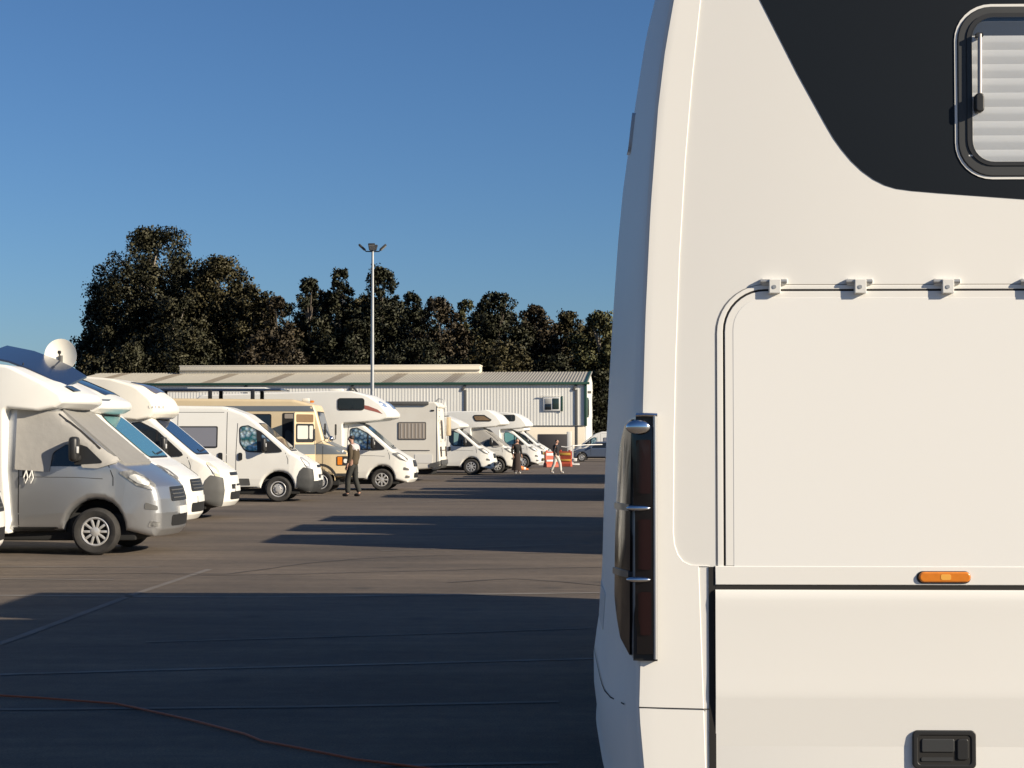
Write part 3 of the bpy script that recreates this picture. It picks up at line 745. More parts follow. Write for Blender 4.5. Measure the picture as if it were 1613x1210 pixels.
# solar panel raised at its back edge, its stays, and the satellite dish stand on the roof
pn = empty('roof_panel', (-1.85, .0, 2.62), 0, v1)
bm = bmesh.new()
for i in range(9): pass
pts = [(q[0] - .26, q[1]) for q in [(-1.38, 2.50), (-1.62, 2.65), (-1.90, 2.78), (-2.2, 2.89), (-2.62, 2.975), (-2.62, 2.945), (-2.2, 2.858), (-1.90, 2.747), (-1.62, 2.617), (-1.38, 2.47)]]
bm = loft(P(pts), .62, .01, lambda x, y, z: (x, y, z + .17 * (y + .25)), nr=1, ny=4); obj('sunroof_lid', bm, SOLAR, v1, 30)
for yy in (-.5, .5): tb('lid_stay', [(-2.62, yy, 2.70), (-2.76, yy, 2.93)], .012, BLACK, v1); tb('lid_stay', [(-2.22, yy, 2.62), (-2.28, yy, 2.80)], .010, BLACK, v1)
bpy.data.objects.remove(pn)
bx('skylight', (-1.53, -.5, 2.42), (.16, .30, .02), BGLASS, v1, .008, ry=R(28))
# eye bolts on the cover
for k, xx in enumerate((-2.05, -1.97)): tb('cover_toggle', [(xx, -1.04, 1.22), (xx - .03, -1.06, 1.12), (xx, -1.07, 1.04), (xx + .03, -1.06, 1.12), (xx, -1.04, 1.22)], .010, WHITE, v1, 6)

# satellite dish: its own thing on the silver motorhome's roof
v1M = v1.matrix_basis
dl = v1M @ Vector((-2.12, .86, 2.68))
ds = tag(empty('satellite_dish', dl, R(12)), 'round cream satellite dish raised on the silver cab motorhome roof', 'satellite dish')
bm = bmesh.new(); rings = []
for i in range(9):
    r_ = .27 * i / 8; rings.append([bm.verts.new((.9 * r_ * math.cos(a), -.10 * (1 - (r_ / .27) ** 2) * -1, r_ * math.sin(a) * 1.0)) for a in [2 * math.pi * k / 32 for k in range(32)]])
for a, b in zip(rings, rings[1:]):
    for k in range(32):
        vs = [a[k], a[(k + 1) % 32], b[(k + 1) % 32], b[k]]
        try: bm.faces.new(vs)
        except ValueError: pass
bmesh.ops.remove_doubles(bm, verts=bm.verts, dist=1e-4)
g = bmesh.ops.extrude_face_region(bm, geom=bm.faces[:])
for v in [e for e in g['geom'] if isinstance(e, bmesh.types.BMVert)]: v.co.y += .015
bmesh.ops.recalc_face_normals(bm, faces=bm.faces)
o = obj('reflector', bm, CREAMW, ds, 40); o.location = (0, 0, .30); o.rotation_euler = (R(-14), 0, 0)
tb('feed_arm', [(0, .02, .04), (.0, -.25, .12), (0, -.32, .30)], .012, GREYPL, ds); bx('feed_horn', (0, -.33, .33), (.05, .08, .05), BLACK, ds, .01)
tb('mast', [(0, .06, 0), (0, .06, .3)], .03, GREYPL, ds)

# ---- white motorhome, teal windscreen
gp = G(190, 841)
def park_at(name, label, X, Y, phi=4.0, group='motorhomes parked along the left row', cat='motorhome'):
    return tag(empty(name, (X, Y, 0), R(-phi)), label, cat, group)
def nose_px(px, Y): return ray(px, 690).x / ray(px, 690).y * Y
v2 = park_at('motorhome', 'white motorhome with teal windscreen blind and dark roof skylight, beside the silver cab motorhome', nose_px(312, 29.0), 29.3, 1)
b2, c2 = motorhome(v2, WHITE, WHITE, 'low', wscover=TEAL, L=7.0, top=2.80)
decal('skylight', c2, rrect(-2.35, -.55, -1.58, .55, .08), DGLASS, v2, axis='z', off=.012)
bm = bmesh.new(); o = None
decal('emblem', c2, fil([(q[0] - .42, q[1]) for q in [(-1.32, 2.40), (-1.25, 2.34), (-1.22, 2.28), (-1.20, 2.28), (-1.21, 2.34), (-1.18, 2.36), (-1.18, 2.38), (-1.24, 2.37)]]), SLATE, v2, side=-1, off=.006, skirt=0)
decal('emblem', c2, rrect(-1.58, 2.325, -1.46, 2.36, .01), SLATE, v2, side=-1, off=.006, skirt=0)

# ---- older low profile with grey bumper corners
v3 = park_at('motorhome', 'white motorhome with oval hood skylight and grey bumper corners, beside the black bumper panel van', nose_px(366, 34.5), 35.2, 1)
b3, c3 = motorhome(v3, WHITE, CREAMW, 'high', new=False, lamp=YLENS, bumper=GREYPL, L=6.9, top=2.92, ws=mat('dark_blue_windscreen', (.012, .022, .05), .05, spec=.9))
bm = bmesh.new()
decal('skylight', c3, fil([(-2.15, -.75, .12), (-1.62, -.62, .12), (-1.62, .62, .12), (-2.15, .75, .12)]), mat('tinted_skylight', (.16, .13, .11), .2, coat=1), v3, axis='z', off=.012)
LETT = mat('grey_lettering', (.33, .32, .30), .6)
for k, xx in enumerate((-1.66, -1.60, -1.55, -1.50, -1.45)):
    if k == 0: q_ = strip2([(xx - .015, 2.36), (xx - .015, 2.31), (xx + .015, 2.31)], .012)
    elif k == 2: q_ = rrect(xx - .007, 2.305, xx + .007, 2.36, .002)
    elif k == 3: q_ = [Vector((xx + a_, 2.305 + b_)) for a_, b_ in ((-.018, 0), (-.006, 0), (-.006, .022), (.008, 0), (.021, 0), (.002, .030), (.019, .055), (.006, .055), (-.006, .037), (-.006, .055), (-.018, .055))]
    else: q_ = fil([(xx - .02, 2.305), (xx - .003, 2.36), (xx + .006, 2.36), (xx + .02, 2.305), (xx + .008, 2.305), (xx, 2.335), (xx - .008, 2.305)])
    decal('lettering', c3, q_, LETT, v3, side=-1, off=.006, skirt=0)
# ---- sliver of the next motorhome at the left edge
v0 = park_at('motorhome', 'white motorhome front corner with ribbed bumper next to the silver cab motorhome', nose_px(-17, 20.4), 20.7, 1)
b0, c0_ = motorhome(v0, WHITE, WHITE, 'low', L=6.8)
for z in (.62, .74, .86): decal('bumper_rib', b0, strip2([(-.5, z), (-.12, z - .02)], .05), GREYPL, v0, side=-1, off=.012)

# ---- panel van
v4 = park('panel_van', 'white high roof panel van with black front bumper and foil blinds in the cab window', (438, 791), -1, cat='van', group='vans parked along the left row')
arx = -1.05 - 3.45
poly = [Vector(q) for q in ((-5.42, .42),)] + [Vector(q) for q in arch(arx, .35, .43)] + \
       [Vector(q) for q in arch_pts(-1.05)] + fil([(-.58, .335)] + NOSE + [(-1.62, 2.08, .2), (-1.95, 2.33, .4), (-2.5, 2.53, .5), (-5.2, 2.56, .2), (-5.38, 2.40, .1), (-5.45, .9)], 4)[1:]
b4, _ = cab_shell(v4, WHITE, poly, 1.0, 'body')
bits(v4, -.5, -5.2)
for sd in (-1, 1):
    o = decal('side_glass', b4, fil(SIDEGLASS), BLACK, v4, side=sd, off=.006, step=.08)
    decal('foil_blind', b4, inset(fil([(-2.10, 2.0, .10), (-1.86, 2.03, .08), (-1.62, 1.93, .1), (-1.58, 1.32, .02), (-1.93, 1.32, .22), (-2.08, 1.55, .2)]), .03), FOIL, o, side=sd, off=.011, step=.06)
    decal('glass', b4, fil([(-1.50, 1.80, .02), (-1.02, 1.38, .02), (-1.5, 1.33, .02)]), FOILB, o, side=sd, off=.011, step=.06)
    decal('seam', b4, strip2([(-2.42, .45), (-2.42, 2.45)], .014), SEAL, v4, side=sd, off=.003, skirt=0)
    decal('seam', b4, strip2([(-3.72, .45), (-3.72, 2.45)], .014), SEAL, v4, side=sd, off=.003, skirt=0)
    decal('seam', b4, strip2([(-5.3, 2.37), (-2.5, 2.37)], .012), GREYPL, v4, side=sd, off=.003, skirt=0)
    o = window_skin(v4, b4, -3.80, 1.43, -2.66, 2.0, .04, sd, glass=mat('silver_blind', (.20, .20, .22), .3, coat=1))
    decal('door_handle', b4, rrect(-2.64, 1.08, -2.52, 1.30, .04), BLACK, v4, side=sd, off=.025, step=.05)
    decal('vent', b4, fil([(-2.1, .62, .02), (-1.82, .62, .02), (-1.79, .44, .01), (-2.06, .44, .01)]), GREYPL, v4, side=sd, off=.008)
doors(v4, b4)
o = decal('windscreen', b4, inset(WSC, -.03), BLACK, v4, axis='x', side=1, off=.006, step=.1)
decal('glass', b4, WSC, DGLASS, o, axis='x', side=1, off=.013, step=.1)
headlamps(v4, b4, False, mat('clear_headlamp', (.5, .5, .5), .1, metal=.3, coat=1)); cab_front(v4, b4, False); bumper_skin(v4, b4, DGREYPL)
decal('front_bumper', b4, fil([(-.80, .26, .05), (.80, .26, .05), (.80, .55, .05), (-.80, .55, .05)]), DGREYPL, v4, axis='x', side=1, off=.012, step=.08)
mirrors(v4, -1.42, 1.48); van_wheels(v4, 'steel', 3.45)

# ---- old beige and grey camper bus
v5 = park('camper_bus', 'old beige and grey camper bus with open cab door and roof rack', (505, 778), 1, cat='bus', group=None, local=(-.95, -.98))
del_ = None
arx = -.95 - 3.35
poly = [Vector(q) for q in ((-6.5, .55), (arx - .5, .5))] + [Vector(q) for q in arch(arx, .40, .46)] + [Vector((arx + .5, .45))] + [Vector(q) for q in arch(-.95, .40, .47)] + \
    fil([(-.46, .50), (-.02, .50, .04), (.03, .62, .03), (.03, 1.16, .05), (-.02, 1.27, .08), (-.6, 1.47, .3), (-.84, 1.58, .04), (-1.10, 2.52, .12), (-1.18, 2.70, .1), (-1.8, 2.86, .4), (-6.2, 2.90, .2), (-6.45, 2.7, .15), (-6.55, .9)], 4)
def busdef(x, y, z):
    t = clamp((x + .9) / .9); y2 = y * (1 - .10 * t * t); x2 = x - .10 * t * y * y
    if z > 1.5: y2 *= 1 - .05 * (z - 1.5)
    return x2, y2, z
bm = loft(poly, 1.03, .09, busdef, cx=[-1.3, -1.0, -.8, -.6, -.4, -.2, -.1], cz=[.8, 1.2, 1.5, 2.0, 2.5]); b5 = tree_of(bm); wn(obj('body', bm, BEIGE, v5, 34))
bits(v5, -.4, -6.2, .85, .25, .7)
for sd in (-1, 1):
    decal('grey_band', b5, P([(-6.4, 2.50), (-1.16, 2.50), (-1.22, 2.66), (-6.4, 2.66)]), SLATE, v5, side=sd, off=.008, step=.2)
    decal('grey_band', b5, P([(-6.4, 1.20), (-.06, 1.20), (-.03, 1.25), (-.10, 1.28), (-.5, 1.42), (-.92, 1.52), (-6.4, 1.52)]), SLATE, v5, side=sd, off=.008, step=.15)
    decal('front_lamp_panel', b5, rrect(-.46, .86, -.04, 1.14, .03), BLACK, v5, side=sd, off=.015, step=.06)
    decal('indicator', b5, rrect(-.44, .88, -.30, 1.12, .02), AMBER, v5, side=sd, off=.024, step=.05)
    decal('headlamp', b5, rrect(-.26, .93, -.15, 1.06, .05), mat('bright_lens', (.75, .75, .7), .1, coat=1), v5, side=sd, off=.026, step=.04)
    decal('front_bumper', b5, rrect(-.50, .42, -.02, .62, .04), DGREYPL, v5, side=sd, off=.030, step=.06)
    decal('seam', b5, strip2([(-.88, .72), (-.88, 1.56)], .012), SEAL, v5, side=sd, off=.010, skirt=0)
    decal('wheel_trim', b5, strip2(arch(-.95, .40, .49), .05), DGREYPL, v5, side=sd, off=.02, step=.2)
    for x0, x1 in ((-3.4, -2.45), (-4.7, -3.6), (-6.1, -4.9)): window_skin(v5, b5, x0, 1.62, x1, 2.42, .06, sd)
decal('window_frame', b5, rrect(-2.38, 1.62, -2.30, 2.45, .02), BLACK, v5, side=1)
decal('dark_interior_skin', b5, rrect(-2.12, .78, -1.16, 2.45, .05), LINER, v5, side=-1, off=.006, step=.15)  # dark skin on the closed body paints the unlit cab interior
decal('far_window', b5, rrect(-1.72, 1.70, -1.22, 2.24, .04), CREAMW, v5, side=-1, off=.012, step=.2)
decal('door_blind', b5, rrect(-2.05, 2.28, -1.35, 2.42, .03), CURTAIN, v5, side=-1, off=.014, step=.2)
decal('seat', b5, fil([(-2.05, 1.0, .05), (-1.6, 1.0, .1), (-1.62, 1.4, .1), (-1.85, 1.9, .15), (-2.02, 1.95, .1)]), DGREYPL, v5, side=-1, off=.020, step=.2)
o = decal('side_glass', b5, rrect(-2.1, 1.6, -1.15, 2.42, .05), BLACK, v5, side=1)
o = decal('windscreen', b5, fil([(-.82, 1.66, .06), (.82, 1.66, .06), (.78, 2.50, .08), (-.78, 2.50, .08)]), BLACK, v5, axis='x', side=1, off=.008)
decal('glass', b5, fil([(-.78, 1.70, .06), (.78, 1.70, .06), (.74, 2.46, .08), (-.74, 2.46, .08)]), BGLASS, o, axis='x', side=1, off=.014)
decal('grille', b5, rrect(-.5, .84, .5, 1.14, .03), BLACK, v5, axis='x', side=1, off=.012)
decal('front_bumper', b5, rrect(-.9, .42, .9, .62, .03), DGREYPL, v5, axis='x', side=1, off=.04)
decal('hood_badge', b5, strip2([(-.30, 1.25), (-.26, 1.36)], .03), STEEL, v5, side=-1, off=.016, step=.05)
# open cab door, hinged at its front edge
dr = empty('cab_door', (-1.14, -1.05, 0), R(55), v5)
decal('bonnet_skin', b5, rrect(-.82, -.86, -.12, .86, .1), SLATE, v5, axis='z', off=.008)
bm = bmesh.new()
sweep_plate(bm, fil([(-.92, .80, .06), (0, .80, .06), (0, 1.55), (-.04, 2.46, .06), (-.92, 2.46, .06)]), None, 0, .05, lambda u, v_, d: (u, -d, v_))
bmesh.ops.recalc_face_normals(bm, faces=bm.faces); obj('door_skin', bm, BEIGE, dr, 35)
for nm, ol, m_, d0, d1 in (('grey_band', rrect(-.90, 1.20, -.02, 1.50, .01), SLATE, .05, .056), ('upper_pane', rrect(-.84, 2.16, -.10, 2.40, .04), mat('brown_pane', (.20, .13, .07), .2, coat=1), .05, .058),
                           ('window_frame', rrect(-.86, 1.56, -.08, 2.12, .06), BLACK, .05, .060), ('window_pane', rrect(-.80, 1.66, -.34, 2.06, .04), mat('pale_pane', (.55, .54, .50), .1, coat=1), .06, .064), ('window_pane', rrect(-.28, 1.66, -.12, 2.06, .04), MATS['pale_pane'], .06, .064)):
    bm = bmesh.new(); sweep_plate(bm, ol, None, d0, d1, lambda u, v_, d: (u, -d, v_)); bmesh.ops.recalc_face_normals(bm, faces=bm.faces); obj(nm, bm, m_, dr, 35)
for sd in (-1, 1):
    tb('mirror_arm', [(-.85, sd * 1.0, 1.62), (-.78, sd * 1.28, 1.66), (-.78, sd * 1.28, 2.1)], .012, BLACK, v5)
    bx('mirror', (-.78, sd * 1.28, 1.95), (.05, .18, .36), BLACK, v5, .03)
bm = bmesh.new(); bmesh.ops.create_icosphere(bm, subdivisions=2, radius=.09, matrix=Matrix.Translation((-.66, -.88, 1.66)) @ Matrix.Diagonal((1, 1, 1.1, 1))); obj('wing_mirror', bm, CHROME, v5, 60)
# roof rack
rk = empty('roof_rack', (0, 0, 0), 0, v5)
bx('rack_panel', (-4.35, 0, 3.16), (4.3, 1.7, .07), SOLAR, rk, .015)
bx('rack_panel', (-3.9, 0, 3.215), (2.4, 1.3, .04), WHITE, rk, .015)
for xx in (-3.05, -4.35, -6.1):
    for yy in (-.85, .85): bx('rack_leg', (xx, yy, 3.0), (.12, .06, .32), BLACK, rk, .01)
bx('roof_light', (-1.50, -.35, 2.86), (.22, .14, .10), CREAMW, v5, .02); bx('roof_lamp', (-1.28, -.55, 2.80), (.12, .12, .07), AMBER, v5, .02)
for yy in (-.96, .96): wheel(v5, -.95, yy, 'steel', 1.08); wheel(v5, -4.30, yy, 'steel', 1.08)

# ---- alcove motorhome behind the walking man
v6 = park('alcove_motorhome', 'white alcove motorhome with maroon swoosh, square alcove window, behind the standing man', (601, 773), 2)
b6, c6 = motorhome(v6, WHITE, WHITE, 'alcove', glass=FOILB, ws=mat('green_blue_windscreen', (.06, .10, .12), .05, spec=.9), L=7.2, top=3.2, window=(-2.46, 2.58, -1.60, 2.97), s=1.03)
for sd in (-1, 1): decal('swoosh', c6, fil([(-1.60, 2.74), (-1.48, 2.72), (-1.18, 2.60, .1), (-1.02, 2.46), (-1.25, 2.53, .1), (-1.45, 2.58), (-1.60, 2.62)]), MAROON, v6, side=sd, off=.005, skirt=0)
decal('skylight', c6, fil([(-.35, 2.62, .04), (.35, 2.62, .04), (.35, 2.86, .04), (-.35, 2.86, .04)]), mat('pale_blue_skylight', (.25, .33, .50), .15, coat=1), v6, axis='x', side=1, off=.02)
decal('skylight', c6, fil([(-1.05, 2.72, .04), (-.86, 2.63, .04), (-.98, 2.78, .02), (-1.25, 2.93, .02)]), MATS['pale_blue_skylight'], v6, side=-1, off=.012)
bx('roof_vent', (-2.6, -.4, 3.24), (.45, .45, .10), CREAMW, v6, .03); tb('roof_aerial', [(-1.9, -.6, 3.18), (-2.05, -.6, 3.36)], .03, BLACK, v6)

# ---- motorhome parked nose in: its back end stands to the lane
v7r = G(700, 756.5)
v7 = tag(empty('motorhome', (v7r.x, v7r.y, 0), R(176)), 'cream motorhome parked back end to the lane with curtained window and rear ladder', 'motorhome', 'motorhomes parked along the left row')
# local x points away from the lane; its back end is at x = 0, camera sees the +y side
arx = 1.75
poly = P([(0.02, .62), (.12, .50), (arx - .55, .42)]) + [Vector(q) for q in arch(arx, .36, .43)] + P([(arx + .55, .42), (4.6, .42)]) + fil([(4.65, 2.1, .05), (5.9, 2.15, .1), (6.0, 2.4, .15), (5.4, 3.0, .4), (4.6, 3.12, .3), (.25, 3.12, .12), (0, 2.9, .1)], 4)
bm = loft(poly, 1.13, .07, None); b7 = tree_of(bm); wn(obj('coach_body', bm, CREAMW, v7, 34))
cabm = CABPOLY(-2.45, 2.22); 
bm = loft([Vector((6.9 + p.x, p.y)) for p in cabm], 1.0, .10, lambda x, y, z: (lambda q: (q[0] + 6.9, q[1], q[2]))(cabdef(x - 6.9, y, z))); obj('cab_body', bm, CREAMW, v7, 34)
bx('underbody', (3.2, 0, .42), (5.6, 1.7, .35), LINER, v7, .04)
for sd in (-1, 1):
    o = window_skin(v7, b7, .60, 1.62, 1.72, 2.32, .05, sd, frame=GREYPL, glass=CURTAIN)
    for k in range(7): decal('curtain_fold', b7, strip2([(.70 + k * .145, 1.68), (.70 + k * .145, 2.26)], .05), mat('curtain_lit_fold', (.45, .41, .36), .9), o, side=sd, off=.034, step=.3)  # paler strips paint the lit crests of the curtain folds
    decal('locker_hatch', b7, rrect(.35, .70, 1.05, 1.05, .03), WHITE, v7, side=sd, off=.012)
    decal('side_rail', b7, rrect(.05, 1.18, 4.6, 1.215, .01), GREYPL, v7, side=sd, off=.012, step=.5)
    decal('side_seam', b7, rrect(.16, .7, .185, 2.95, .005), GREYPL, v7, side=sd, off=.008, step=.5)
    decal('side_lamp', b7, rrect(.28, 2.74, .42, 2.80, .02), BLACK, v7, side=sd, off=.02)
    decal('back_bumper', b7, fil([(.0, .50, .03), (.45, .42, .03), (.5, .66, .04), (.0, .80, .04)]), GREYPL, v7, side=sd, off=.02)
    wheel(v7, arx, sd * .95, 'cap'); wheel(v7, 5.85, sd * .93, 'cap')
bx('awning_case', (2.6, 1.16, 3.06), (4.2, .14, .14), GREYPL, v7, .03)
decal('back_bumper', b7, rrect(-1.1, .48, 1.1, .82, .04), GREYPL, v7, axis='x', side=-1, off=.06)
for yy in (-.9, .9): decal('tail_lamp', b7, rrect(yy - .1, .95, yy + .1, 1.35, .03), REDL, v7, axis='x', side=-1, off=.05)
ldr = empty('ladder', (0, 0, 0), 0, v7)
for yy in (.45, .80): tb('ladder_rail', [(-.10, yy, 1.55), (-.12, yy, 2.9), (-.05, yy, 3.2), (.15, yy, 3.25), (.3, yy, 3.12)], .018, STEEL, ldr, 6)
for k in range(6): tb('ladder_rung', [(-.11, .45, 1.65 + k * .25), (-.11, .80, 1.65 + k * .25)], .015, STEEL, ldr, 6)
bkr = bx('bike_cover', (-.16, .05, 2.15), (.16, .7, .75), mat('tan_cover', (.50, .40, .26), .85, bump=(8, .5)), v7, .05)
tb('roof_aerial', [(-.1, .9, 2.55), (-.3, 1.2, 2.55)], .02, GREYPL, v7)

# ---- three more motorhomes further along
v8 = park('motorhome', 'white low motorhome with dark cab windows next to the ladder motorhome', (742, 748), 6)
b8, c8 = motorhome(v8, WHITE, WHITE, 'low', glass=DGLASS, ws=DGLASS, L=6.8, top=2.78, s=1.08)
for sd in (-1, 1): decal('glass_blind', b8, fil([(-1.86, 1.95), (-1.62, 1.9), (-1.70, 1.38), (-1.86, 1.38)]), mat('pale_teal_blind', (.22, .36, .34), .3, coat=1), v8, side=sd, off=.018, skirt=0)
v9 = park('alcove_motorhome', 'white alcove motorhome with oval alcove window and grey windscreen cover', (783, 745.5), 6)
b9, c9 = motorhome(v9, WHITE, WHITE, 'alcove', cover=True, L=6.8, top=2.98, window=None, s=1.05)
for sd in (-1, 1):
    o = decal('window_frame', c9, fil([(-2.28, 2.80, .12), (-1.66, 2.80, .1), (-1.28, 2.55, .08), (-1.40, 2.48, .06), (-2.10, 2.48, .12)]), BLACK, v9, side=sd, off=.014)
    decal('window_pane', c9, inset(fil([(-2.28, 2.80, .12), (-1.66, 2.80, .1), (-1.28, 2.55, .08), (-1.40, 2.48, .06), (-2.10, 2.48, .12)]), .06), mat('brown_pane', (.2, .13, .07)), o, side=sd, off=.022)
v10 = park('alcove_motorhome', 'white alcove motorhome with grey alcove blind and teal side glass behind the woman in black', (823, 738), 7)
b10, c10 = motorhome(v10, WHITE, WHITE, 'alcove', glass=mat('teal_blind', (.16, .36, .34), .25, coat=1), ws=DGLASS, L=6.9, top=3.12, window=(-2.35, 2.62, -1.45, 2.98), s=1.05)
v11 = park('motorhome', 'white motorhome with dark windscreen parked beside the red barriers', (838, 731.5), 8)
b11, c11 = motorhome(v11, WHITE, WHITE, 'low', L=6.5, top=2.7, ws=DGLASS)
#@@PART3
# ------------------------------------------------------------------ the right-hand row (casts the long shadows over the lane)
pr1 = park_at('motorhome', 'white motorhome with low hood parked directly beyond the large cream motorhome', 0, 0, 0, group='motorhomes parked along the right row')
motorhome(pr1, WHITE, WHITE, 'low', L=6.9, top=2.86)
pr2 = park_at('alcove_motorhome', 'white alcove motorhome in the right row, second beyond the large cream motorhome', 0, 0, 0, group='motorhomes parked along the right row')
motorhome(pr2, WHITE, CREAMW, 'alcove', L=6.9, top=3.12, window=(-2.40, 2.58, -1.60, 2.97))
ROWR = [  # (kind, near-side distance, label)
    (0, 7.15, None), (1, 9.85, None), (0, 12.55, 'white motorhome in the right row, last before the open sunlit gap'),
    (1, 23.3, 'white alcove motorhome in the right row, first after the open gap'), (0, 26.9, 'white motorhome in the right row, second after the open gap'),
    (0, 30.3, 'white motorhome in the right row, third after the open gap'), (1, 43.6, 'white alcove motorhome in the right row, first of the middle cluster'),
    (0, 47.2, 'white motorhome in the right row, second of the middle cluster'), (0, 50.6, 'white motorhome in the right row, last of the middle cluster'),
    (0, 60.5, 'white motorhome in the right row, first of the far cluster'), (1, 64.2, 'white alcove motorhome in the right row, second of the far cluster'),
    (0, 67.8, 'white motorhome in the right row, third of the far cluster'), (1, 71.4, 'white alcove motorhome in the right row, last of the far cluster')]
used = [False, False]
for kind, yn, lab in ROWR:
    src = (pr1, pr2)[kind]
    o = src if not used[kind] else copy_tree(src)
    used[kind] = True
    if lab: o['label'] = lab
    if yn < 20: o.scale = (1, 1, 1.12)
    o.location = (.0573 * (yn + 2.3) + .10 + 6.9 + (.95 if 23 < yn < 24 else .45 if 26 < yn < 31 else random.uniform(0, .25)), yn + 1.14, 0); o.rotation_euler = (0, 0, R(random.uniform(-1.2, .6)))

# ------------------------------------------------------------------ industrial building
BY, BPHI = 133.0, R(4.6)
cr = at(921, 690, BY)
bd = tag(empty('industrial_building', (cr.x, BY, 0), -BPHI), 'long low white industrial building of ribbed metal with green gutter and ridge monitor', 'building')
BL = 44
CLAD = mat('white_cladding', (.76, .75, .70), .5, noise=(.7, .5, (.69, .68, .63)))
ROOFM = mat('grey_roof_sheet', (.34, .32, .27), .5, noise=(.5, .6, (.40, .37, .31)))
SKYL = mat('translucent_roof_sheet', (.20, .17, .13), .4, noise=(.8, .5, (.25, .22, .17)))
GREEN = mat('green_trim', (.018, .060, .042), .4)
PIPE = mat('grey_downpipe', (.10, .10, .095), .5)
BLOCK = mat('cream_block', (.72, .65, .53), .8, noise=(1.5, .5, (.66, .59, .47)))
def bpx(px):      # local x on the front wall of a photo column
    d = ray(px, 690); dx, dy = d.x / d.y, 1.0
    # (X, Y) = t*(dx, 1) = cr + u*(cos, -sin)
    c, s = math.cos(BPHI), math.sin(BPHI); t = (cr.x * s + BY * c) / (dx * s + c); return (dx * t - cr.x) / c
def bz(py, Y=BY): return at(806, py, Y).z
ZE, ZR, ZB, DEP = bz(605), bz(588.5, BY + 10.5), bz(671), 10.5
def ribbed(name, m, length, h):
    bm = bmesh.new(); pr = []
    for k in range(4): x = k * .25; pr += [(x, 0), (x + .13, 0), (x + .16, h), (x + .22, h)]
    pr.append((1.0, 0))
    a = [bm.verts.new((x, -d, 0)) for x, d in pr]; b = [bm.verts.new((x, -d, length)) for x, d in pr]
    for i in range(len(pr) - 1): bm.faces.new((a[i], a[i + 1], b[i + 1], b[i]))
    o = obj(name, bm, m); me = o.data; bpy.data.objects.remove(o); return me
wp = ribbed('wall_panel', CLAD, ZE - ZB, .012)
sl = math.hypot(DEP, ZR - ZE); rp = ribbed('roof_panel', ROOFM, sl + .3, .035); rp2 = rp.copy(); rp2.materials.clear(); rp2.materials.append(SKYL)
ang = math.atan2(ZR - ZE, DEP)
for k in range(BL):
    inst('wall_panel', wp, bd, (-BL + k, 0, ZB))
    o = inst('roof_panel', rp2 if k % 5 == 2 and k < BL - 9 else rp, bd, (-BL + k + .3, -.12, ZE + .12), (-(R(90) - ang), 0, 0))
bx('wall_core', (-BL / 2, DEP + .1, ZE / 2 - .05), (BL - .06, 2 * DEP, ZE - .1), BLOCK, bd, .0)
bx('base_wall', (-BL / 2, -.02, ZB / 2), (BL - .02, .10, ZB), BLOCK, bd, .02)
bx('drip_flashing', (-BL / 2, -.10, ZB + .02), (BL, .10, .05), PIPE, bd, .01)
bx('gutter', (-BL / 2 + .15, -.16, ZE + .06), (BL + .5, .18, .20), GREEN, bd, .02)
# gable end (seen edge on at the right)
bm = bmesh.new(); ol = [Vector(q) for q in ((0, 0), (2 * DEP, 0), (2 * DEP, ZE), (DEP, ZR + .05), (0, ZE))]
sweep_plate(bm, ol, None, 0, .12, lambda u, v_, d: (d + .0, u, v_)); bmesh.ops.recalc_face_normals(bm, faces=bm.faces); obj('gable_wall', bm, CLAD, bd)
bx('corner_trim', (.08, -.06, (ZE + ZB) / 2), (.22, .14, ZE - ZB), GREEN, bd, .01)
bx('gable_window', (.14, 3.2, 4.2), (.10, 2.0, 1.6), GREEN, bd, .01); bx('gable_pane', (.20, 3.2, 4.2), (.04, 1.7, 1.3), DGLASS, bd, .01)
bx('verge_trim', (.1, DEP / 2, (ZE + ZR) / 2 + .12), (.2, sl + .3, .16), GREEN, bd, .02, rx=ang)
bm = bmesh.new(); box(bm, (-BL / 2, 1.5 * DEP, (ZE + ZR) / 2 + .1), (BL, sl, .1), rx=-ang); obj('back_roof', bm, ROOFM, bd)
# ridge monitor
x0, x1 = bpx(241) , bpx(743)
zm0, zm1 = bz(588, BY + 11), bz(576.5, BY + 11)
bx('ridge_monitor', ((x0 + x1) / 2 - .4, DEP, (zm0 + zm1) / 2 - .1), (x1 - x0 + .2, 2.2, zm1 - zm0 + .2), mat('cream_monitor', (.68, .62, .50), .6), bd, .03)
bx('monitor_eave', ((x0 + x1) / 2 - .4, DEP, zm1 + .03), (x1 - x0 + .3, 2.24, .12), mat('monitor_roof', (.72, .66, .55), .5), bd, .03)
bx('monitor_shade_strip', ((x0 + x1) / 2 - .4, DEP - 1.15, (zm0 + zm1) / 2 - .06), (x1 - x0 + .25, .12, .10), mat('monitor_shadow_gap', (.30, .27, .22), .6), bd, .01)  # darker strip paints a shadow line along the monitor front
for px, zb_ in ((388, 5.0), (556, 5.0), (733, ZB), (908, .1)):
    x = bpx(px); zl = zb_ if px > 700 else .1
    bm = bmesh.new(); box(bm, (x, -.055, (ZE - .45 + zl) / 2), (.22, .07, ZE - .45 - zl), bev=.02)
    box(bm, (x - .12, -.07, ZE - .27), (.20, .09, .52), ry=R(28), bev=.02); obj('downpipe', bm, PIPE, bd, 40)
wd = empty('window', (0, 0, 0), 0, bd)
xa_, xb_ = bpx(856), bpx(884); za_, zb_ = bz(647), bz(625)
bx('window_frame', ((xa_ + xb_) / 2, -.07, (za_ + zb_) / 2), (xb_ - xa_, .14, zb_ - za_), mat('white_frame', (.75, .75, .72), .4), wd, .01)
bx('pane', (xa_ + (xb_ - xa_) * .27, -.15, (za_ + zb_) / 2 - .25), ((xb_ - xa_) * .36, .04, (zb_ - za_) * .42), DGLASS, wd, .01)
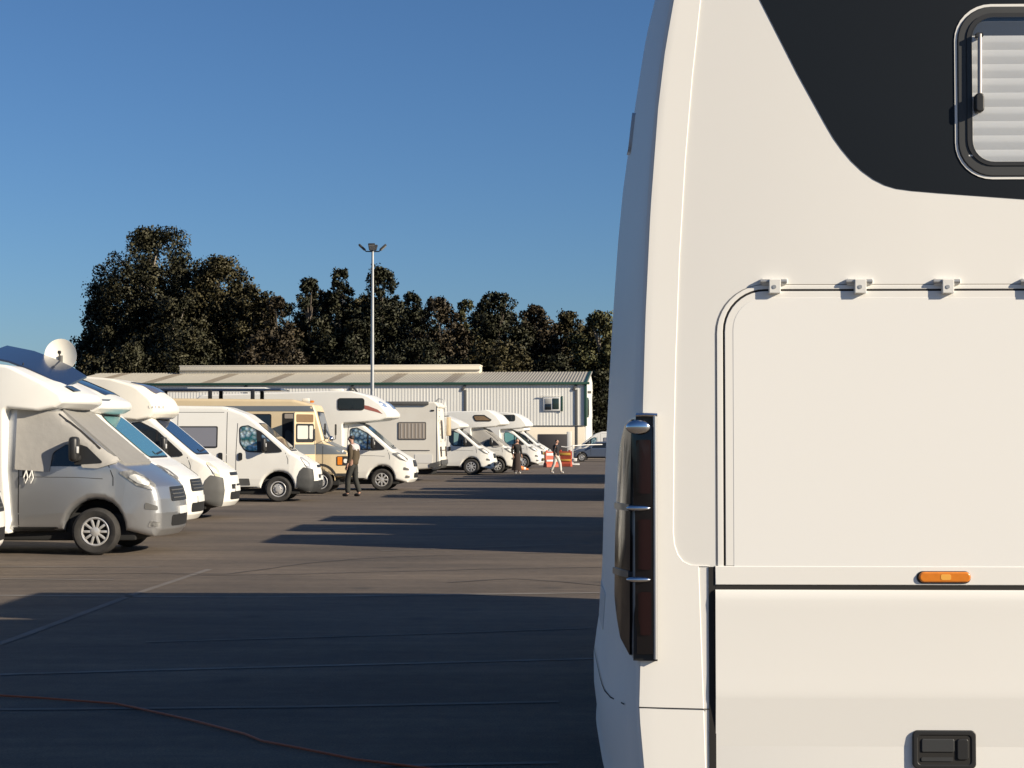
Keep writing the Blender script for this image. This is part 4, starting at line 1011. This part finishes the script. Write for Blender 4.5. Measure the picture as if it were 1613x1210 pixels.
bx('blind', (xa_ + (xb_ - xa_) * .27, -.15, (za_ + zb_) / 2 + .22), ((xb_ - xa_) * .36, .03, (zb_ - za_) * .35), mat('grey_blind', (.35, .35, .33), .6), wd, .01)
bx('pane', (xa_ + (xb_ - xa_) * .70, -.15, (za_ + zb_) / 2), ((xb_ - xa_) * .36, .04, (zb_ - za_) * .78), mat('green_pane', (.03, .05, .045), .1), wd, .01)
bx('shutter', (xb_ + .06, -.12, (za_ + zb_) / 2), (.16, .08, zb_ - za_ + .1), GREEN, wd, .01); bx('hood', ((xa_ + xb_) / 2 - .15, -.17, zb_ + .06), (xb_ - xa_ + .3, .10, .04), CLAD, wd, .01, rx=R(12))
bx('roller_door', ((bpx(848) + bpx(893)) / 2, -.075, 1.0), (bpx(893) - bpx(848), .06, bz(685) * 2 - 2.0 + 2.0 if False else 2.0), mat('dark_opening', (.05, .045, .045), .6), bd, .01)
bx('door_jamb', (bpx(897), -.075, 1.1), (.35, .03, 2.2), CLAD, bd, .01)
bx('wall_lamp', (.35, 1.0, 5.4), (.3, .25, .2), PIPE, bd, .03)

# ------------------------------------------------------------------ floodlight mast
LY = 96; p = at(587, 395, LY)
lp = tag(empty('floodlight_mast', (p.x, LY, 0)), 'tall slim grey floodlight mast with four lamp heads standing before the building', 'lamp post')
tb('mast', [(0, 0, 0), (0, 0, p.z * .5), (0, 0, p.z)], [.13, .10, .07], STEEL, lp, 12)
bx('base_plate', (0, 0, .03), (.5, .5, .06), STEEL, lp, .01)
for a, ln in ((R(180), .72), (R(5), .70), (R(-95), .12), (R(80), .12)):
    h = empty('lamp_head', (0, 0, p.z), a, lp)
    tb('arm', [(0, 0, -.05), (ln * .55, 0, -.04), (ln * .62, 0, .06)], .035, DGREYPL, h)
    bm = bmesh.new(); box(bm, (ln * .62 + .17, 0, .20), (.48, .40, .12), ry=R(-42), bev=.03); obj('housing', bm, DGREYPL, h, 40)
    bm = bmesh.new(); box(bm, (ln * .62 + .17 + .045, 0, .20 - .05), (.38, .32, .02), ry=R(-42)); obj('lens', bm, mat('lamp_glass', (.45, .45, .42), .2), h)

# ------------------------------------------------------------------ grey car, white van behind it
cp_ = G(917, 727.5)
car = tag(empty('parked_car', (cp_.x, cp_.y + .85, 0), R(178)), 'blue grey estate car parked beyond the red barriers', 'car')
# local x forward, nose at x = .95 + origin shift: front wheel at 0
poly = [Vector((-3.3, .30))] + [Vector(q) for q in arch(-2.65, .31, .36)] + [Vector(q) for q in arch(0, .31, .36)] + fil([(.42, .28), (.82, .26, .05), (.90, .50, .1), (.80, .74, .08), (.1, .92, .3), (-.35, .98, .05), (-1.05, 1.42, .2), (-2.2, 1.47, .6), (-3.1, 1.36, .2), (-3.42, .98, .1), (-3.45, .5, .08)], 4)
def cardef(x, y, z):
    t = clamp((x - .0) / .9); u = clamp((-2.6 - x) / .8)
    y2 = y * (1 - .14 * t * t - .10 * u * u)
    if z > .92: y2 *= 1 - .38 * (z - .92)
    return x - .14 * t * y * y, y2, z
CARP = mat('blue_grey_car_paint', (.11, .14, .20), .28, metal=.4, coat=.8)
bm = loft(poly, .88, .10, cardef, cx=[-3.2, -2.9, -2.6, .2, .4, .6], cz=[.6, .92, 1.1, 1.3]); bc = tree_of(bm); wn(obj('body', bm, CARP, car, 34))
bx('underbody', (-1.3, 0, .4), (3.6, 1.4, .3), LINER, car, .03)
for sd in (-1, 1):
    decal('side_glass', bc, fil([(-.62, .97, .03), (-1.10, 1.33, .06), (-2.2, 1.37, .1), (-2.95, 1.27, .06), (-3.1, 1.0, .04)]), DGLASS, car, side=sd, off=.008, step=.1)
    decal('pillar', bc, strip2([(-1.75, .97), (-1.78, 1.36)], .08), CARP, car, side=sd, off=.014, step=.2)
    decal('door_seam', bc, strip2([(-.66, .35), (-.62, .95)], .015), SEAL, car, side=sd, off=.004, skirt=0); decal('door_seam', bc, strip2([(-1.72, .35), (-1.72, .95)], .015), SEAL, car, side=sd, off=.004, skirt=0)
    decal('headlamp', bc, fil([(.35, .74, .02), (.66, .70, .03), (.70, .60, .02), (.42, .62, .02)]), HEADL, car, side=sd, off=.008)
    for xx in (0, -2.65): wheel(car, xx, sd * .80, 'alloy', .93)
    bx('mirror', (-.66, sd * .98, 1.02), (.12, .18, .12), CARP, car, .03)
decal('windscreen', bc, rrect(-.62, 1.02, .62, 1.36, .08), DGLASS, car, axis='x', side=1, off=.008)
decal('grille', bc, rrect(-.4, .45, .4, .62, .04), BLACK, car, axis='x', side=1, off=.008)
wv = copy_tree(v4); wv.location = (at(903, 700, 126).x, 127.5, 0); wv.rotation_euler = (0, 0, R(176)); wv.scale = (.9, .9, .86)
wv['label'] = 'white van parked behind the blue grey estate car'

# ------------------------------------------------------------------ barriers, post, cone
REDP = mat('red_barrier_plastic', (.46, .085, .04), .6, noise=(3, .5, (.34, .06, .035))); WHITEP = mat('white_barrier_plastic', (.72, .70, .66), .5)
ORANGE = mat('cone_orange', (.80, .22, .05), .5); YEL = mat('warning_yellow', (.75, .45, .08), .5)
def barrier(px, py, label, m, m2):
    g = G(px, py); b_ = tag(empty('traffic_barrier', (g.x, g.y, 0), R(random.uniform(-35, 35))), label, 'barrier', 'plastic barriers by the motorhomes'); b_.scale = (.78, .78, .9)
    bm = bmesh.new(); q = fil([(-.30, 0, .02), (.30, 0, .02), (.28, .18, .03), (.12, .34, .05), (.10, 1.0, .03), (-.10, 1.0, .03), (-.12, .34, .05), (-.28, .18, .03)])
    sweep_plate(bm, q, None, -.5, .5, lambda u, v_, d: (d, u, v_)); bmesh.ops.recalc_face_normals(bm, faces=bm.faces); obj('body', bm, m, b_, 35)
    bx('stripe', (0, -.112, .82), (.90, .03, .16), m2, b_, .01); bx('stripe', (0, -.14, .42), (.90, .06, .12), m2, b_, .01)
    bx('top_lug', (-.35, 0, 1.04), (.16, .12, .10), m, b_, .02); bx('top_lug', (.35, 0, 1.04), (.16, .12, .10), m, b_, .02)
barrier(868, 736, 'red plastic barrier with white stripes, beside the white motorhomes', REDP, WHITEP)
barrier(890, 735, 'red plastic barrier with yellow stripes, beside the white post', REDP, YEL)
barrier(859, 733, 'white plastic barrier with yellow stripe, touching the red striped barrier', WHITEP, YEL)
g = G(902, 733); ps = tag(empty('barrier_post', (g.x, g.y, 0)), 'slim white post on a flat white foot holding a white tape', 'post')
tb('post', [(0, 0, .05), (0, 0, 1.25)], .035, WHITEP, ps); bx('foot', (.05, 0, .06), (.75, .35, .10), WHITEP, ps, .03); bx('foot_block', (.15, 0, .34), (.22, .2, .2), WHITEP, ps, .04)
tb('tape', [(0, 0, 1.2), (.8, .5, 1.26), (1.9, 1.2, 1.28)], .03, WHITEP, ps); tb('tape', [(0, 0, 1.2), (-.4, 0, 1.12), (-.7, -.0, 1.16)], .03, WHITEP, ps)
g = G(820, 741); cn = tag(empty('traffic_cone', (g.x, g.y, .12), R(4)), 'orange traffic cone lying on its side by the woman in black', 'traffic cone')
bm = bmesh.new(); tube(bm, [(0, 0, 0), (.42, 0, -.07)], [.13, .03], 12); obj('cone', bm, ORANGE, cn, 40)
bx('base', (-.02, 0, .03), (.05, .30, .30), ORANGE, cn, .01); bm = bmesh.new(); tube(bm, [(.17, 0, -.028), (.27, 0, -.045)], [.095, .071], 12); obj('band', bm, WHITEP, cn, 40)

# ------------------------------------------------------------------ people (local: facing +x)
def skin(name, V, E, rad, m, parent, sub=2):
    me = bpy.data.meshes.new(name); me.from_pydata(V, E, []); o = bpy.data.objects.new(name, me); col.objects.link(o)
    md = o.modifiers.new('s', 'SKIN'); md.use_smooth_shade = True
    for i, sv in enumerate(me.skin_vertices[0].data):
        r = rad[i]; sv.radius = (r, r) if not isinstance(r, tuple) else r
        sv.use_root = (i == 0)
    o.modifiers.new('u', 'SUBSURF').levels = sub
    dg = bpy.context.evaluated_depsgraph_get(); me2 = bpy.data.meshes.new_from_object(o.evaluated_get(dg))
    bpy.data.objects.remove(o); me2.name = name; me2.materials.clear(); me2.materials.append(m)
    me2.polygons.foreach_set('use_smooth', [True] * len(me2.polygons))
    o = bpy.data.objects.new(name, me2); col.objects.link(o); o.parent = parent
    return o
SKINM = mat('skin', (.42, .24, .17), .55); HAIR = mat('dark_hair', (.03, .02, .015), .6)
def person(px, py, rz, label, H=1.75, stride=.18, arm=(.0, .1), top_m=None, yoke=None, leg_m=None, shoe_m=None, skirt=None, headfwd=.05):
    g = G(px, py); root = tag(empty('person', (g.x, g.y, 0), rz), label, 'person'); k = H / 1.75; root.scale = (k, k, k)
    sf, sb = stride, -stride
    an = [(sf, .09, .09), (sb - .04, -.09, .11)]; kn = [(sf * .6 + .05, .095, .50), (sb * .45 + .03, -.095, .50)]; hp = [(.0, .095, .90), (.0, -.095, .90)]
    el = [(-.06 + arm[0], .25, 1.14), (-.03 - arm[0] * .5, -.25, 1.14)]; wr = [(arm[1], .24, .92), (arm[1] * .6, -.24, .92)]; sh = [(.0, .185, 1.42), (.0, -.185, 1.42)]
    hd = (headfwd, 0, 1.62)
    V = [(0, 0, .97), (0, 0, 1.15), (0, 0, 1.34), (.01, 0, 1.45), (headfwd * .5, 0, 1.52), (headfwd, 0, 1.58), (headfwd + .01, 0, 1.66), (headfwd, 0, 1.73)]
    E = [(i, i + 1) for i in range(7)]; rad = [(.15, .12), (.135, .11), (.16, .12), (.11, .08), .055, .075, .095, .05]
    for s in (0, 1):
        b = len(V); V += [hp[s], kn[s], an[s], (an[s][0] + .06, an[s][1], .045), (an[s][0] + .15, an[s][1], .035)]; rad += [.085, .058, .042, .045, .035]
        E += [(0, b), (b, b + 1), (b + 1, b + 2), (b + 2, b + 3), (b + 3, b + 4)]
        b = len(V); V += [sh[s], el[s], wr[s], (wr[s][0] + .03, wr[s][1], wr[s][2] - .07)]; rad += [.06, .045, .032, .036]
        E += [(3, b), (b, b + 1), (b + 1, b + 2), (b + 2, b + 3)]
        hx, hy, hz = V[-1]
        for f, (dx, dy, ln) in enumerate(((.030, 0, .075), (.012, 0, .085), (-.006, 0, .08), (-.022, 0, .065), (.045, -.02, .03))):
            c = len(V); V += [(hx + dx, hy + dy * (1 if s == 0 else -1), hz - .03), (hx + dx * 1.2 + .012, hy + dy * (1 if s == 0 else -1), hz - .03 - ln)]; rad += [.010, .008]; E += [(b + 3, c), (c, c + 1)]
    skin('body', V, E, rad, SKINM, root, 1)
    # jacket
    V = [(0, 0, .84), (0, 0, 1.05), (0, 0, 1.22), (0, 0, 1.36), (.0, 0, 1.45), (.01, 0, 1.51)]; E = [(i, i + 1) for i in range(5)]; rad = [(.185, .15), (.17, .14), (.175, .14), (.19, .145), (.145, .11), (.085, .075)]
    for s in (0, 1):
        b = len(V); V += [sh[s], el[s], (wr[s][0], wr[s][1], wr[s][2] + .02)]; rad += [.085, .065, .052]; E += [(3, b), (b, b + 1), (b + 1, b + 2)]
    jk = skin('jacket', V, E, rad, top_m, root)
    if yoke:
        bm = bmesh.new(); bm.from_mesh(jk.data); bm.normal_update()
        bmesh.ops.delete(bm, geom=[f for f in bm.faces if not (f.calc_center_median().z > 1.32 and abs(f.calc_center_median().y) < .20)], context='FACES')
        for v in bm.verts: v.co += v.normal * .006
        obj('yoke', bm, yoke, root, 80)
    if skirt:
        bm = bmesh.new(); rings = []
        for z, r_ in ((1.0, .17), (.85, .20), (.6, .22), (.35, .25), (.16, .28)):
            rings.append([bm.verts.new((r_ * math.cos(a) * (1 + .06 * math.sin(5 * a)), r_ * .9 * math.sin(a), z)) for a in [2 * math.pi * q / 24 for q in range(24)]])
        for a, b in zip(rings, rings[1:]):
            for q in range(24): bm.faces.new((a[q], a[(q + 1) % 24], b[(q + 1) % 24], b[q]))
        bm.faces.new(rings[0][::-1]); bmesh.ops.recalc_face_normals(bm, faces=bm.faces); obj('skirt', bm, skirt, root, 60)
    else:
        V = [(0, 0, 1.02), (0, 0, .90)]; E = [(0, 1)]; rad = [(.165, .13), (.175, .145)]
        for s in (0, 1):
            b = len(V); V += [hp[s], kn[s], (an[s][0], an[s][1], an[s][2] - .01)]; rad += [.11, .085, .078]; E += [(1, b), (b, b + 1), (b + 1, b + 2)]
        skin('trousers', V, E, rad, leg_m, root)
    for s in (0, 1): skin('shoe', [(an[s][0] - .03, an[s][1], .05), (an[s][0] + .06, an[s][1], .05), (an[s][0] + .17, an[s][1], .035)], [(0, 1), (1, 2)], [.048, .052, .04], shoe_m, root)
    skin('hair', [(headfwd - .03, 0, 1.60), (headfwd - .025, 0, 1.68), (headfwd - .01, 0, 1.735)], [(0, 1), (1, 2)], [.075, .092, .065], HAIR, root)
    for s in (-1, 1):
        bm = bmesh.new(); bmesh.ops.create_icosphere(bm, subdivisions=1, radius=.018, matrix=Matrix.Translation((headfwd - .005, s * .095, 1.63)) @ Matrix.Diagonal((1, .5, 1.6, 1))); obj('ear', bm, SKINM, root, 60)
    bm = bmesh.new(); bmesh.ops.create_icosphere(bm, subdivisions=1, radius=.018, matrix=Matrix.Translation((headfwd + .10, 0, 1.62)) @ Matrix.Diagonal((1.1, .8, 1.4, 1))); obj('nose', bm, SKINM, root, 60)
    return root
OLIVE = mat('olive_jacket', (.075, .055, .032), .85, bump=(14, .4)); PALE = mat('pale_lilac_yoke', (.50, .45, .45), .85); DTROU = mat('dark_trousers', (.030, .030, .026), .85, bump=(12, .4))
person(556, 782, R(158), 'man in olive jacket with pale shoulders and dark trousers walking past the motorhomes', 1.78, .12, (.0, .05), OLIVE, PALE, DTROU, mat('dark_shoe', (.015, .013, .012), .6), headfwd=.07)
BLK = mat('black_cloth', (.012, .011, .011), .85)
person(814, 746, R(-60), 'woman in a long black dress standing by the orange cone', 1.66, .04, (.05, .06), BLK, None, BLK, mat('pale_shoe', (.6, .58, .55), .5), skirt=mat('brown_black_skirt', (.035, .022, .018), .85))
person(876, 745.5, R(-20), 'person in black top and pale grey trousers striding near the red barriers', 1.62, .22, (.02, .08), mat('black_top', (.014, .014, .018), .8), None, mat('pale_trousers', (.50, .50, .46), .8), MATS['pale_shoe'])

# ------------------------------------------------------------------ trees
import numpy as np
rng = np.random.default_rng(11)
def leafmat(name, a, b, c):
    a, b, c = [tuple(v * q for v, q in zip(t_, (1.18, 1.32, 1.25))) for t_ in (a, b, c)]
    m = bpy.data.materials.new(name); m.use_nodes = True; n, l = m.node_tree.nodes, m.node_tree.links; bs = n['Principled BSDF']
    bs.inputs['Roughness'].default_value = .6; bs.inputs['Specular IOR Level'].default_value = .25
    tc = n.new('ShaderNodeTexCoord'); t = n.new('ShaderNodeTexNoise'); t.inputs['Scale'].default_value = .45; t.inputs['Detail'].default_value = 5; t.inputs['Roughness'].default_value = .7
    l.new(tc.outputs['Object'], t.inputs['Vector']); r = n.new('ShaderNodeValToRGB')
    r.color_ramp.elements[0].position = .32; r.color_ramp.elements[0].color = (*a, 1); r.color_ramp.elements[1].position = .68; r.color_ramp.elements[1].color = (*c, 1)
    e = r.color_ramp.elements.new(.5); e.color = (*b, 1); l.new(t.outputs[0], r.inputs[0]); l.new(r.outputs[0], bs.inputs['Base Color'])
    return m
LEAF = [leafmat('eucalyptus_leaf', (.026, .025, .015), (.044, .038, .021), (.068, .054, .029)), leafmat('casuarina_leaf', (.022, .023, .014), (.034, .032, .019), (.050, .043, .025)),
        leafmat('brown_green_leaf', (.036, .029, .016), (.056, .044, .021), (.076, .056, .027)), leafmat('yellow_green_leaf', (.055, .055, .024), (.085, .075, .035), (.12, .10, .05)), leafmat('bronze_leaf', (.036, .027, .019), (.054, .038, .025), (.070, .050, .030))]
BARK = mat('pale_bark', (.30, .26, .21), .9, noise=(1.5, .7, (.14, .11, .09)))
BARKD = mat('dark_bark', (.07, .055, .042), .9, noise=(2, .6, (.12, .10, .08)))
def tree(name, label, px, topy, wpx, Y, kind, prof, base=.10, leaf=.18, n_cl=90, per=270, bark=BARKD, lean=0, seed=0, group='trees beyond the building'):
    r_ = np.random.default_rng(100 + seed + int(px))
    tp = at(px, topy, Y); H = tp.z; RX = wpx / 2 / F * Y
    RX *= 1.22; n_cl = int(n_cl * 1.7)
    root = tag(empty(name, (tp.x, Y, 0)), label, 'tree', group)
    hs = [q[0] for q in prof]; ws = [q[1] for q in prof]
    C = []
    for i in range(n_cl):
        u = r_.random(); h = base + (1 - base) * (u ** .85)
        R_ = np.interp(h, hs, ws) * RX
        a = r_.random() * 2 * math.pi; rr = R_ * math.sqrt(r_.random()) * .98
        s = (.30 + .55 * r_.random()) * min(RX * .34, 1.9) * (1.05 if h < .8 else .72)
        z = min(h * H, H - s * .8)
        C.append((rr * math.cos(a) + lean * h, rr * math.sin(a) * .9, z, s))
    C.append((lean, 0, H - .7, .75))
    C = np.array(C)
    # leaves: shells round each clump
    N = per; P_ = []; NR = []
    for cx_, cy_, cz_, s in C:
        k = int(N * (s / 1.2) ** 1.6) + 30
        d = r_.normal(size=(k, 3)); d /= np.linalg.norm(d, axis=1)[:, None]
        rad = s * (.35 + .65 * r_.random(k) ** .5) * (1 + .15 * r_.normal(size=k))
        NR.append(d + .45 * r_.normal(size=(k, 3)) * .6 + np.array([cx_ * .05, cy_ * .05, .15]))
        P_.append(np.array([cx_, cy_, cz_]) + d * rad[:, None] * np.array([1, 1, 1.05]))
    P_ = np.concatenate(P_); k = len(P_)
    sz = leaf * (.55 + .9 * r_.random(k))
    u = r_.normal(size=(k, 3)); u /= np.linalg.norm(u, axis=1)[:, None]
    v = np.cross(u, r_.normal(size=(k, 3))); v /= np.linalg.norm(v, axis=1)[:, None]
    a = P_ + u * sz[:, None] * .8; b = P_ + v * sz[:, None] * .42; c = P_ - u * sz[:, None] * .8; d = P_ - v * sz[:, None] * .42
    co = np.stack([a, b, c, d], 1).reshape(-1, 3)
    co[:, 2] = np.maximum(co[:, 2], .05)
    me = bpy.data.meshes.new('crown'); me.vertices.add(4 * k); me.vertices.foreach_set('co', co.ravel())
    me.loops.add(4 * k); me.loops.foreach_set('vertex_index', np.arange(4 * k)); me.polygons.add(k)
    me.polygons.foreach_set('loop_start', np.arange(0, 4 * k, 4)); me.polygons.foreach_set('loop_total', np.full(k, 4)); me.update()
    NR = np.concatenate(NR); NR /= np.linalg.norm(NR, axis=1)[:, None]
    me.polygons.foreach_set('use_smooth', np.ones(k, dtype=bool)); me.normals_split_custom_set_from_vertices(np.repeat(NR, 4, axis=0))
    me.materials.append(LEAF[kind]); o = bpy.data.objects.new('crown', me); col.objects.link(o); o.parent = root
    bm = bmesh.new(); tr = max(.16, H * .016)
    tube(bm, [(0, 0, 0), (lean * .2, 0, H * .25), (lean * .5, .1, H * .55), (lean * .9, 0, H * .88)], [tr * 1.3, tr, tr * .65, tr * .15], 8)
    for i in range(9):
        j = int(r_.integers(len(C))); cx_, cy_, cz_, s = C[j]; z0 = max(H * .15, min(cz_ - 2.0, H * .7)); f_ = z0 / H
        tube(bm, [(lean * f_, 0, z0), (cx_ * .5 + lean * f_ * .5, cy_ * .5, (z0 + cz_) / 2 + .3), (cx_, cy_, cz_)], [tr * .5, tr * .32, tr * .1], 6)
    obj('trunk', bm, bark, root, 50)
    return root
ROUND = [(0, .55), (.2, .9), (.5, 1.0), (.75, .85), (.92, .5), (1, .25)]
TALL = [(0, .35), (.25, .45), (.45, .75), (.65, 1.0), (.85, .85), (1, .4)]
CONE = [(0, 1.0), (.4, 1.0), (.7, .82), (.88, .52), (1, .22)]
T = [  # px, top row, width, distance, leaf, profile, clumps, label, name
    (236, 360, 160, 168, 0, TALL, 150, 'tallest eucalyptus with broad ragged crown and pale limbs', BARK),
    (160, 472, 95, 172, 1, ROUND, 70, 'low dark tree at the end of the tree belt below the tallest eucalyptus', BARKD),
    (345, 408, 140, 164, 2, ROUND, 140, 'broad brown green rounded tree beside the tallest eucalyptus', BARK),
    (275, 470, 130, 160, 0, ROUND, 90, 'mid height eucalyptus growing beneath the tallest one', BARK),
    (400, 448, 90, 160, 2, ROUND, 80, 'brownish shoulder tree between the broad rounded tree and the spiky ones', BARKD),
    (436, 468, 70, 158, 4, ROUND, 60, 'small bronze tree before the first spiky casuarina', BARKD),
    (488, 440, 66, 160, 1, CONE, 80, 'first dark spiky casuarina, shorter than its spiky neighbours', BARKD),
    (512, 460, 100, 163, 4, ROUND, 80, 'bronze tree filling the notch behind the first spiky casuarinas', BARKD),
    (566, 472, 70, 164, 2, ROUND, 60, 'brown green tree between the second spiky casuarina and the mast', BARKD),
    (535, 424, 66, 161, 1, CONE, 90, 'second dark spiky casuarina with pointed double top', BARKD),
    (602, 420, 88, 160, 1, CONE, 110, 'dark casuarina directly behind the floodlight mast', BARKD),
    (650, 462, 60, 164, 1, CONE, 60, 'short dark casuarina right after the mast casuarina', BARKD),
    (694, 470, 84, 158, 4, ROUND, 90, 'bronze rounded tree above the monitor end', BARKD),
    (734, 474, 56, 170, 3, ROUND, 50, 'yellow green tree top peeping over the bronze tree', BARKD),
    (785, 462, 100, 159, 1, ROUND, 110, 'wide dark rounded tree above the ribbed roof', BARKD),
    (842, 483, 84, 161, 4, ROUND, 90, 'bronze tree sloping down after the wide dark rounded tree', BARKD),
    (893, 492, 76, 163, 2, ROUND, 80, 'brown green tree over the gable end', BARKD),
    (945, 492, 90, 158, 3, ROUND, 90, 'paler yellow green tree beside the gable with bare branches', BARK),
    (560, 505, 110, 157, 1, ROUND, 70, 'low dark shrubby tree behind the ridge monitor', BARKD),
    (300, 520, 130, 156, 0, ROUND, 70, 'low grey green shrub tree behind the monitor start', BARKD),
    (200, 545, 120, 154, 0, ROUND, 70, 'low bush left of the monitor above the roof', BARKD),
    (140, 560, 70, 156, 2, ROUND, 40, 'small bush where the tree belt ends', BARKD),
    (430, 530, 130, 155, 4, ROUND, 70, 'low bronze bush behind the monitor middle', BARKD),
    (660, 535, 130, 155, 1, ROUND, 70, 'low dark bush under the short casuarina', BARKD),
    (790, 540, 130, 154, 2, ROUND, 70, 'low brown green bush behind the ribbed roof', BARKD),
    (880, 560, 90, 153, 1, ROUND, 60, 'low dark bush beside the gable roof', BARKD),
    (948, 585, 70, 150, 1, ROUND, 70, 'dark undergrowth tree filling the gap beyond the gable wall', BARKD),
]
SIL = [(110, 575), (160, 492), (200, 430), (240, 395), (330, 428), (420, 470), (490, 462), (540, 452), (600, 450), (650, 475), (700, 484), (785, 478), (850, 492), (900, 502), (990, 504)]
for q in range(20):                     # the back row that closes the belt
    px = 150 + q * 43; T.append((px, interp(SIL, px) + 12, 84, 178, (1, 4, 2, 1)[q % 4], ROUND, 62, 'dark tree in the dense back row of the tree belt', BARKD))
for i, (px, ty_, wp_, Y, kd, pf, nc, lab, bk) in enumerate(T):
    tree('casuarina_tree' if pf is CONE else ('eucalyptus_tree' if kd in (0,) else 'broadleaf_tree'), lab, px, ty_, wp_, Y, kd, pf, n_cl=nc, bark=bk, seed=i, base=.05)
